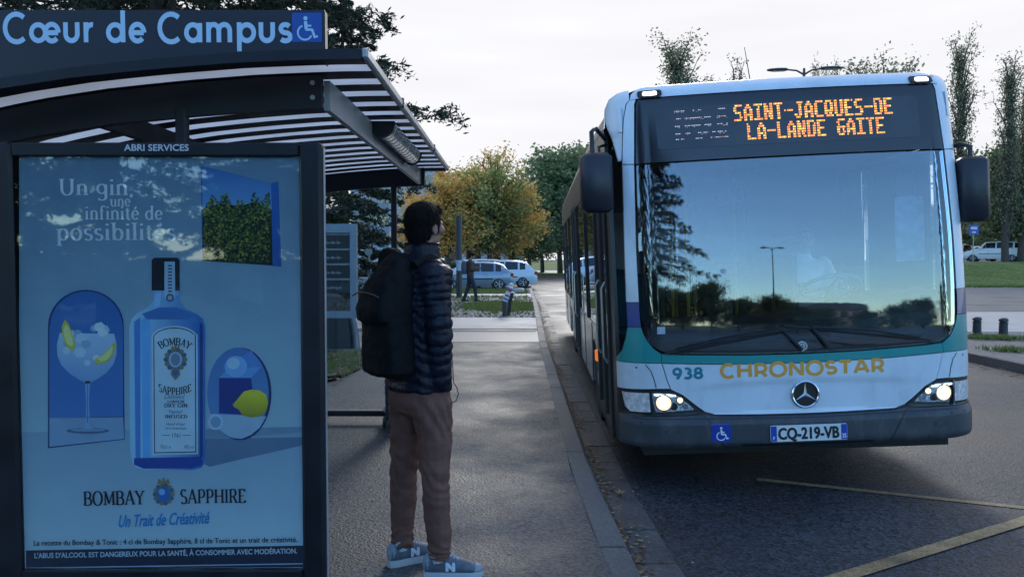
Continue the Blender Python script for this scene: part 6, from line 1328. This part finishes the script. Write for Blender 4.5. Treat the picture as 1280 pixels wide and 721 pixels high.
# tall dark post with sticker
g = gpt(574, 372); o = thing('post', 'tall dark round post with a pale sticker, left of the far pedestrian', 'post', (g.x, g.y, 0))
mb = MB(); mb.tube([(0, 0, 0), (0, 0, 3.12), (0, 0, 3.16)], [.115, .115, .09], 20); mb.build('shaft', iron, o, smooth=40)
mb = MB(); n = 12
mb.add([(.1165 * math.cos(R_(-170 + 150 * k / n)), .1165 * math.sin(R_(-170 + 150 * k / n)), z) for z in (1.05, 1.45) for k in range(n + 1)], [(k, k + 1, n + 2 + k, n + 1 + k) for k in range(n)]); mb.build('sticker', mat('sticker_pale', (.35, .45, .55), .5, var=.6, vscale=25), o)
mb = MB(); mb.tube([(0, 0, .0), (0, 0, .05)], [.16, .14], 16); mb.build('base_ring', iron, o)
# bollards
def bollard(label, x, y, z=0., H=.42, group=None):
    o = thing('bollard', label, 'bollard', (x, y, z), 0, group)
    mb = MB(); mb.tube([(0, 0, 0), (0, 0, .03), (0, 0, .05), (0, 0, H * .72)], [.10, .10, .08, .075], 20); mb.build('shaft', iron, o, smooth=40)
    mb = MB(); mb.tube([(0, 0, H * .72), (0, 0, H * .75), (0, 0, H * .77), (0, 0, H * .80), (0, 0, H * .82), (0, 0, H * .95), (0, 0, H)], [.085, .085, .065, .065, .085, .08, .05], 20); mb.build('cap', iron, o, smooth=40); return o
for (px, py, l) in ((1221, 418.5, 'short cast iron bollard nearest the bus on the right pavement'), (1254, 421, 'short cast iron bollard right of the other one, with grass at its foot')):
    g = gpt(px, py); bollard(l, g.x, g.y, 0, .36 if px < 1230 else .37, 'short bollards by the pale path')
g = gpt(631, 395); o = thing('bollard', 'dark bollard with a leaning stump wound in striped barrier tape', 'bollard', (g.x, g.y, -.01))
mb = MB(); mb.tube([(0, 0, 0), (0, 0, .40), (0, 0, .43)], [.07, .065, .05], 16); mb.build('shaft', iron, o, smooth=40)
mb = MB(); mb.tube([(.10, .25, 0), (.13, .25, .35), (.20, .22, .62)], [.05, .05, .045], 12); mb.build('leaning_stump', iron, o, smooth=40)
tape_w = mat('tape_white', (.6, .62, .66), .5, var=.15); tape_r = mat('tape_red', (.45, .03, .03), .5); tape_b = mat('tape_blue', (.08, .14, .32), .5)
for k in range(9):
    a = Vector((0, -.0, .40)); b = Vector((.16, .0, .80)); c = a.lerp(b, k / 9); d = a.lerp(b, (k + .9) / 9)
    mb = MB(); mb.tube([c, d], [.075 + .012 * math.sin(k), .07 + .01 * math.cos(k)], 12); mb.build('tape_band', (tape_w, tape_b, tape_w, tape_b, tape_w, tape_w, tape_r, tape_b, tape_w)[k], o, smooth=40)
mb = MB(); mb.ell((.17, 0, .84), (.06, .06, .05)); mb.tube([(.14, 0, .68), (.26, -.02, .62), (.24, 0, .52)], [(.03, .006)] * 3, 6); mb.build('tape_knot', tape_w, o, smooth=60)
g = gpt(647, 366); o = MB(); o.box((0, 0, .10), (.5, .35, .22), bev=.06); o = o.build('concrete_block', conc_m, None, smooth=40); o.location = (g.x + .05, g.y, 0); tag(o, 'small pale concrete block lying at the end of the walk by the road', 'block')
# parking sign
p = at(1217, 286, 60); o = thing('parking_sign', 'small blue square sign on a pole in front of the car park', 'sign', (p.x, 60, 1.2))
mb = MB(); mb.tube([(0, 0, 0), (0, 0, 2.9)], .03, 8); mb.build('pole', sh_g, o)
mb = MB(); mb.box((0, -.04, 2.55), (.75, .02, .75), bev=.008); pt = mb.build('sign_plate', bl, o)
mb = MB(); mb.box((0, -.054, 2.68), (.5, .004, .2)); mb.box((0, -.054, 2.36), (.3, .004, .12)); mb.build('sign_marking', mat('sign_pale', (.35, .45, .6), .5), pt)
# white utility cabinet and thin pole seen behind the pylon
g = gpt(456, 366); o = thing('utility_cabinet', 'white utility cabinet beyond the information pylon', 'cabinet', (at(455, 352, 26).x, 26, 0))
mb = MB(); mb.box((0, 0, .48), (.42, .35, .8), bev=.02); mb.build('body', mat('cabinet_white', (.5, .53, .55), .5, var=.1), o); mb = MB(); mb.box((0, 0, .04), (.46, .38, .08)); mb.build('plinth', conc_m, o); mb = MB(); mb.box((.0, -.18, .48), (.36, .01, .7)); mb.build('door', mat('cabinet_white', (.5, .53, .55), .5), o)
p = at(461, 320, 24); o = thing('signpost', 'thin pale signpost with a small round plate beyond the pylon', 'sign', (p.x, 24, 0)); mb = MB(); mb.tube([(0, 0, 0), (0, 0, 1.75)], .035, 8); mb.build('pole', sh_g, o); mb = MB(); mb.disc((0, 1.72, -.05), .12, 'y', .015, 16); mb.build('plate', mat('cabinet_white', (.5, .53, .55), .5), o)

# ================================================================== BUILDINGS
def block(label, x0, x1, y, d, H, wall, storeys, bays, z0=-.1, roof='flat', win=(.05, .07, .09), ww=.55, wh=.5, group=None, glow=None, name='building'):
    o = thing(name, label, 'building', ((x0 + x1) / 2, y, z0), 0, group); w = x1 - x0
    mb = MB(); mb.box((0, d / 2, H / 2), (w, d, H)); mb.build('wall', mat('wall_%s' % label[:14], wall, .75, var=.12, vscale=.4), o)
    sh = H / storeys; bw = w / bays
    for face in ((0, 1) if y < 0 else (0,)):
        yy = -.03 if face == 0 else d + .03
        for s in range(storeys):
            for b_ in range(bays):
                cx = -w / 2 + bw * (b_ + .5); cz = sh * (s + .52)
                mb = MB(); mb.box((cx, yy, cz), (bw * ww + .12, .10, sh * wh + .12)); f = mb.build('window', mat('frame_white', (.45, .46, .48), .5), o); mb = MB(); mb.box((cx, yy * 1.2 + (-.045 if face == 0 else .045), cz), (bw * ww, .03, sh * wh)); mb.build('pane', mat('pane_dark', win, .1, var=.3, vscale=1), f)
    mb = MB()
    if roof == 'flat': mb.box((0, d / 2, H + .12), (w + .4, d + .4, .24)); 
    else:
        r_ = H * .35; mb.prism([(-.4, H), (d + .4, H), (d / 2, H + r_)], -w / 2 - .3, w / 2 + .3, 'x')
    mb.build('roof', mat('roof_grey', (.09, .095, .10), .7, var=.15), o); return o
block('long low pale building with wide windows beyond the autumn trees', -22, 1.5, 96, 10, 3.4, (.40, .48, .58), 1, 9)
block('tall grey block of flats beyond the shelter, behind the conifers', -22, -10.5, 105, 12, 13.6, (.28, .29, .32), 5, 6)
block('low grey building on the far right beyond the car park', 70, 110, 140, 12, 5, (.3, .31, .33), 1, 9)
block('long pitched roof building behind the camera across the road', 16, 60, -120, 12, 6.0, (.25, .24, .22), 2, 10, roof='pitched')

# ================================================================== TREES
bark = mat('bark', (.055, .045, .035), .9, var=.3, vscale=6, bump=.6, bscale=18)
bark_d = mat('bark_dark', (.03, .026, .022), .9, var=.3, vscale=6, bump=.6, bscale=18)
LV = dict(
 autumn=mat('leaf_autumn', (.2, .15, .03), .7, island=[(.30, .28, .09), (.50, .40, .11), (.70, .46, .12), (.78, .42, .12), (.74, .33, .11)], trans=.5, var=0),
 autumn_g=mat('leaf_autumn_green', (.1, .12, .03), .7, island=[(.12, .17, .06), (.20, .25, .09), (.34, .34, .11), (.55, .42, .12)], trans=.5, var=0),
 green=mat('leaf_green', (.05, .08, .02), .7, island=[(.08, .13, .06), (.13, .19, .09), (.18, .24, .12), (.25, .28, .14)], trans=.5, var=0),
 poplar=mat('leaf_poplar', (.06, .08, .04), .7, island=[(.12, .15, .09), (.18, .20, .12), (.24, .24, .15), (.28, .27, .17)], trans=.5, var=0),
 conifer=mat('leaf_conifer', (.02, .035, .018), .75, island=[(.010, .020, .012), (.018, .032, .017), (.03, .045, .022), (.045, .052, .028)], trans=.1, var=0))
def limb(mb, p0, d, L, r0, rnd, curve=.25, n=5, up=.0):
    pts = [Vector(p0)]; d = Vector(d).normalized(); rs = [r0]
    for k in range(n):
        d = (d + Vector((rnd.uniform(-1, 1), rnd.uniform(-1, 1), rnd.uniform(-1, 1) + up)) * curve * .5).normalized(); pts.append(pts[-1] + d * L / n); rs.append(r0 * (1 - .85 * (k + 1) / n))
    mb.tube(pts, rs, 5 if r0 < .05 else 7, cap=False); return pts
def leaves(C, size, rs, elong=1.6, droop=0.):
    """leaf quads at centres C (numpy n x 3)"""
    n = len(C); a = rs.normal(size=(n, 3)); a[:, 2] *= .6; a[:, 2] -= droop; a /= np.linalg.norm(a, axis=1)[:, None]; b = rs.normal(size=(n, 3)); b -= (b * a).sum(1)[:, None] * a; b /= np.linalg.norm(b, axis=1)[:, None]
    s = size * rs.uniform(.55, 1.25, (n, 1)); A = a * s * elong / 2; B = b * s / 2
    V = np.stack([C - A, C + B - A * .1, C + A, C - B - A * .1], 1).reshape(-1, 3); F = np.arange(4 * n).reshape(n, 4); return V, F
def mesh_np(name, V, F):
    me = bpy.data.meshes.new(name); me.vertices.add(len(V)); me.vertices.foreach_set('co', V.astype(np.float32).ravel()); n, k = F.shape
    me.loops.add(n * k); me.loops.foreach_set('vertex_index', F.astype(np.int32).ravel()); me.polygons.add(n); me.polygons.foreach_set('loop_start', np.arange(0, n * k, k, dtype=np.int32)); me.polygons.foreach_set('loop_total', np.full(n, k, dtype=np.int32)); me.update(calc_edges=True); return me
def broad(seed, H, R0, base, m, nleaf, size, nl=26, clump=.5, twigs=True, shape='round', lean=0.):
    """trunk with limbs; leaf clumps gathered along the limbs' outer parts"""
    rnd = random.Random(seed); rs = np.random.default_rng(seed); tk = MB(); top = Vector((lean, 0, H * .82))
    tr = limb(tk, (0, 0, -.1), (lean / H, 0, 1), H * .85, H * .022 + .05, rnd, .10, 7, .4); cs = []
    for i in range(nl):
        t = base + (.97 - base) * (i + .5) / nl; k = t / .97 * (len(tr) - 1); j = min(int(k), len(tr) - 2); p = tr[j].lerp(tr[j + 1], k - j); a = i * 2.4 + rnd.uniform(-.4, .4)
        if shape == 'round': u = (t - base) / (1 - base); L = R0 * (1.15 * math.sqrt(max(.05, 1 - (u * 1.05 - .28) ** 2 * 1.5))) * rnd.uniform(.7, 1.1); d = (math.cos(a), math.sin(a), .35 + .7 * u)
        else: L = H * .22 * rnd.uniform(.7, 1.2) * (1.15 - .5 * t); d = (math.cos(a) * R0 * .5, math.sin(a) * R0 * .5, 1.6)
        pts = limb(tk, p, d, L, .02 + H * .006, rnd, .3, 5, .15)
        for q in range(1, len(pts)):
            cs.append(pts[q])
            if twigs:
                for w in range(2):
                    e = limb(tk, pts[q], (rnd.uniform(-1, 1), rnd.uniform(-1, 1), rnd.uniform(-.2, 1)), L * .28, .015 + H * .0012, rnd, .4, 3); cs += [e[-1], e[-2]]
    cs = np.array([tuple(c) for c in cs]); cs = cs[rs.random(len(cs)) > .12]; wt = rs.uniform(.3, 1.6, len(cs)); wt /= wt.sum()
    C = cs[rs.choice(len(cs), nleaf, p=wt)] + rs.normal(size=(nleaf, 3)) * clump * np.array([1, 1, .8]); V, F = leaves(C, size, rs)
    return tk.me('trunk'), mesh_np('crown', V, F), m
def plant(kind, label, x, y, z=0., s=1., rot=0., group=None, name='tree', bk_=None):
    tk, cr_, m = kind; o = thing(name, label, 'tree', (x, y, z), rot, group); o.scale = (s, s, s) if not isinstance(s, tuple) else s
    link('trunk', tk, bk_ or bark, o); link('crown', cr_, m, o); return o
maple1 = broad(1, 8.4, 3.3, .27, LV['autumn'], 10500, .17, 26, .36); maple2 = broad(2, 8.0, 3.3, .27, LV['autumn_g'], 10000, .17, 26, .36); maple3 = broad(3, 9.6, 2.4, .3, LV['autumn'], 1800, .14, 30, .30)
green1 = broad(4, 13, 5.0, .18, LV['green'], 14000, .30, 34, .62); green2 = broad(5, 12, 4.6, .2, LV['green'], 12000, .30, 32, .60); sparse = broad(6, 15, 4.0, .35, LV['poplar'], 7500, .17, 40, .38)
pop1 = broad(7, 20, 1.0, .08, LV['poplar'], 9500, .17, 66, .34, shape='col'); pop2 = broad(8, 20, .8, .08, LV['poplar'], 6500, .16, 60, .28, shape='col'); pop3 = broad(9, 18, .9, .1, LV['poplar'], 1300, .2, 46, .25, shape='col')
def px(p_, Y): return at(p_, 323, Y).x
for (p_, Y, k, s, l) in ((560, 56, maple1, .86, 'low orange maple just right of the waiting man'), (588, 60, maple1, 1.0, 'orange maple left of centre behind the parked cars'), (612, 57, maple2, .98, 'green maple at the centre of the autumn group, tallest and densest'),
        (641, 60, maple1, .84, 'orange and yellow maple at the right of the autumn group'), (622, 66, maple3, 1.22, 'half bare maple rising above the autumn group'), (598, 68, maple3, 1.1, 'half bare maple behind the left of the autumn group'), (540, 62, maple1, .8, 'orange maple mostly hidden behind the waiting man'), (662, 78, green2, .72, 'small green tree between the maples and the tall green trees')):
    plant(k, l, px(p_, Y), Y, -.1, s, p_ * 1.7, 'autumn trees behind the parked cars')
for i, (p_, Y, k, s, l) in enumerate(((700, 84, green1, .98, 'tall dense green tree nearest the bus at the end of the road'), (722, 88, green2, 1.12, 'tall dense green tree partly hidden by the bus rear'), (678, 92, green2, .86, 'round green tree left of the tallest one at the road end'), (745, 92, green1, 1.1, 'green tree hidden behind the bus side'), (655, 100, green1, .62, 'low dark tree far behind the road junction'))):
    plant(k, l, px(p_, Y), Y, -.1, s, i * 1.3, 'green trees at the end of the road')
gp_ = 'poplars and tall trees behind the bus'
for i, (p_, Y, k, s, l) in enumerate(((866, 62, pop1, (.95, .95, .97), 'leafy poplar above the left of the bus roof'), (887, 63, pop2, (.8, .8, .82), 'thin poplar just right of the leafy one above the bus roof'), (910, 66, pop3, (.7, .7, 1.06), 'nearly bare poplar above the bus roof'),
        (1032, 70, sparse, (.5, .5, 1.3), 'small sparse tree beside the lamp above the bus roof'), (1105, 70, sparse, (1.15, 1.15, 1.32), 'wide sparse tree above the right of the bus roof'), (1076, 72, sparse, (.85, .85, 1.30), 'sparse tree left of the widest one above the bus roof'), (1196, 62, pop2, (.62, .62, .93), 'slim poplar just right of the bus'), (1257, 60, pop2, (.6, .6, .82), 'slim poplar rising from the bushes at the right edge'), (1276, 62, pop1, (.6, .6, .72), 'leafy poplar at the right edge of the photo'))):
    plant(k, l, px(p_, Y), Y, -.1 if p_ < 1190 else 1.1, s, i * .9, gp_)
for i, (p_, Y, k, s, l) in enumerate(((1262, 64, green2, .80, 'bushy green tree round the poplar trunks at the right edge'), (1290, 70, green1, .85, 'dense green tree cut by the right edge'), (1236, 108, green1, .62, 'far green tree just right of the wing mirror'), (1215, 115, green2, .60, 'far green tree behind the bus wing mirror'), (1262, 120, green1, .66, 'far green tree behind the car park'), (1165, 120, green2, .7, 'far tree hidden by the bus'))):
    plant(k, l, px(p_, Y), Y, 1.0, s, i * 1.1, 'green trees round the car park')
tk_ = MB(); tk_.tube([(0, 0, 0), (.05, 0, 2), (.02, 0, 6)], [.22, .17, .10], 8)
# hedges
def hedge(label, x0, x1, y, d, H, seed):
    rs = np.random.default_rng(seed); n = int((x1 - x0) * d * 420); C = np.stack([rs.uniform(x0, x1, n), rs.uniform(y, y + d, n), rs.uniform(.05, H, n) + .12 * np.sin(rs.uniform(x0, x1, n) * 3)], 1)
    V, F = leaves(C, .20, rs); o = thing('hedge', label, 'hedge', (0, 0, 0)); link('foliage', mesh_np('foliage', V, F), LV['green'], o)
    mb = MB(); mb.box(((x0 + x1) / 2, y + d / 2, H * .42), (x1 - x0 - .3, d - .3, H * .8)); mb.build('branches', bark_d, o); return o
hedge('clipped dark hedge beyond the junction behind the parked cars', px(545, 72), px(655, 72), 72, 1.4, 1.15, 11)
# conifers
def conifer(seed, H, R0, base, nb, per, size, m=LV['conifer'], droop=.35):
    rnd = random.Random(seed); rs = np.random.default_rng(seed); tk = MB(); tk.tube([(0, 0, -.1), (0, 0, H * .5), (0, 0, H)], [.30, .2, .03], 10); Cs = []
    for i in range(nb):
        t = base + (1 - base) * (i + rnd.random()) / nb; z = H * t; L = R0 * (1 - t) ** .62 * rnd.uniform(.75, 1.12) + .3; a = i * 2.39996 + rnd.uniform(-.3, .3); p = Vector((0, 0, z)); d = Vector((math.cos(a), math.sin(a), .12)); pts = [p]; n = 9
        for k in range(n): d = (d + Vector((0, 0, -droop * (1 - k / n * 1.3) / n * 2.2)) + Vector((rnd.uniform(-1, 1), rnd.uniform(-1, 1), 0)) * .05).normalized(); pts.append(pts[-1] + d * L / n)
        tk.tube(pts, [.055 * (1 - k / (n + .5)) * (L / R0 + .3) for k in range(n + 1)], 5, cap=False)
        for k in range(2, n + 1):
            for s in (-1, 1):
                for w in range(2):
                    sd2 = Vector((-math.sin(a), math.cos(a), 0)) * s * rnd.uniform(.5, 1) + Vector((math.cos(a), math.sin(a), 0)) * rnd.uniform(.1, .8) + Vector((0, 0, rnd.uniform(-.5, .1))); ln = L * .24 * (1.15 - k / n * .6) * rnd.uniform(.6, 1.2); st = pts[k]
                    en = st + sd2.normalized() * ln; tk.tube([st, st.lerp(en, .5) + Vector((0, 0, .02)), en], [.012, .008, .003], 4, cap=False); q = np.linspace(.1, 1.05, per)[:, None]; Cs.append(np.array(tuple(st)) * (1 - q) + np.array(tuple(en)) * q + rs.normal(size=(per, 3)) * .045 + np.array([0, 0, -.02]))
    C = np.concatenate(Cs); V, F = leaves(C, size, rs, 3.2, .25); return tk.me('trunk'), mesh_np('crown', V, F), m
con_a = conifer(21, 14.5, 5.9, .27, 84, 62, .034); con_b = conifer(22, 15, 3.8, .06, 80, 26, .07, droop=.5)
gc = 'dark conifers beyond the shelter'
plant(con_a, 'large dark conifer hanging over the shelter roof, its boughs against the sky', -6.1, 13.6, 0, 1.0, .6, gc, bk_=bark_d)
plant(con_b, 'dark conifer behind the information pylon', -6.6, 22, 0, 1.0, 1.1, gc, bk_=bark_d)
plant(con_b, 'dark conifer left of the pylon behind the advertising panel', -11, 20, 0, 1.05, 2.2, gc, bk_=bark_d)
plant(con_b, 'farther dark conifer seen between the shelter post and the waiting man', -7.2, 33, 0, .85, 3.0, gc, bk_=bark_d)
plant(con_b, 'dark conifer farthest left beyond the shelter', -14, 30, 0, 1.1, 4.0, gc, bk_=bark_d)
# trees behind the camera (they show in the windscreen and the poster glass)
gb = 'trees behind the camera'
plant(con_a, 'large conifer beside the walk behind the camera', -3.0, -17, 0, 1.0, 2.0, gb, bk_=bark_d)
plant(con_b, 'conifer farther back beside the walk behind the camera', -9.5, -24, 0, 1.0, .3, gb, bk_=bark_d)
plant(con_b, 'conifer across the road behind the camera', 21, -9, 0, .75, 1.3, gb, bk_=bark_d)
plant(con_b, 'conifer behind the camera, left of the walk', -8, -9, 0, .9, .8, gb, bk_=bark_d); plant(con_b, 'conifer behind the camera, farthest from the road', -14, -15, 0, 1.0, 1.8, gb, bk_=bark_d)
names_ = 'first second third fourth fifth sixth seventh eighth ninth tenth eleventh twelfth thirteenth'.split()
for i, (x, k, s, zs) in enumerate(((-24, green1, .9, .8), (-16, green2, .9, .75), (-9, green1, .8, .62), (-3, green2, .85, .60), (3, green1, .75, .66), (9, green2, .8, .52), (15, green1, .7, .5), (21, green2, .75, .42), (28, green1, .7, .36), (36, green2, .7, .34), (45, green1, .8, .40), (54, green2, .9, .55), (64, green1, 1.0, .7))):
    plant(k, '%s broadleaf tree from the walk side in the far row behind the camera' % names_[i], x, -64 + 3 * math.sin(i * 2.2), -.6, (s * 1.15, s * 1.15, zs), i * 1.4, gb)
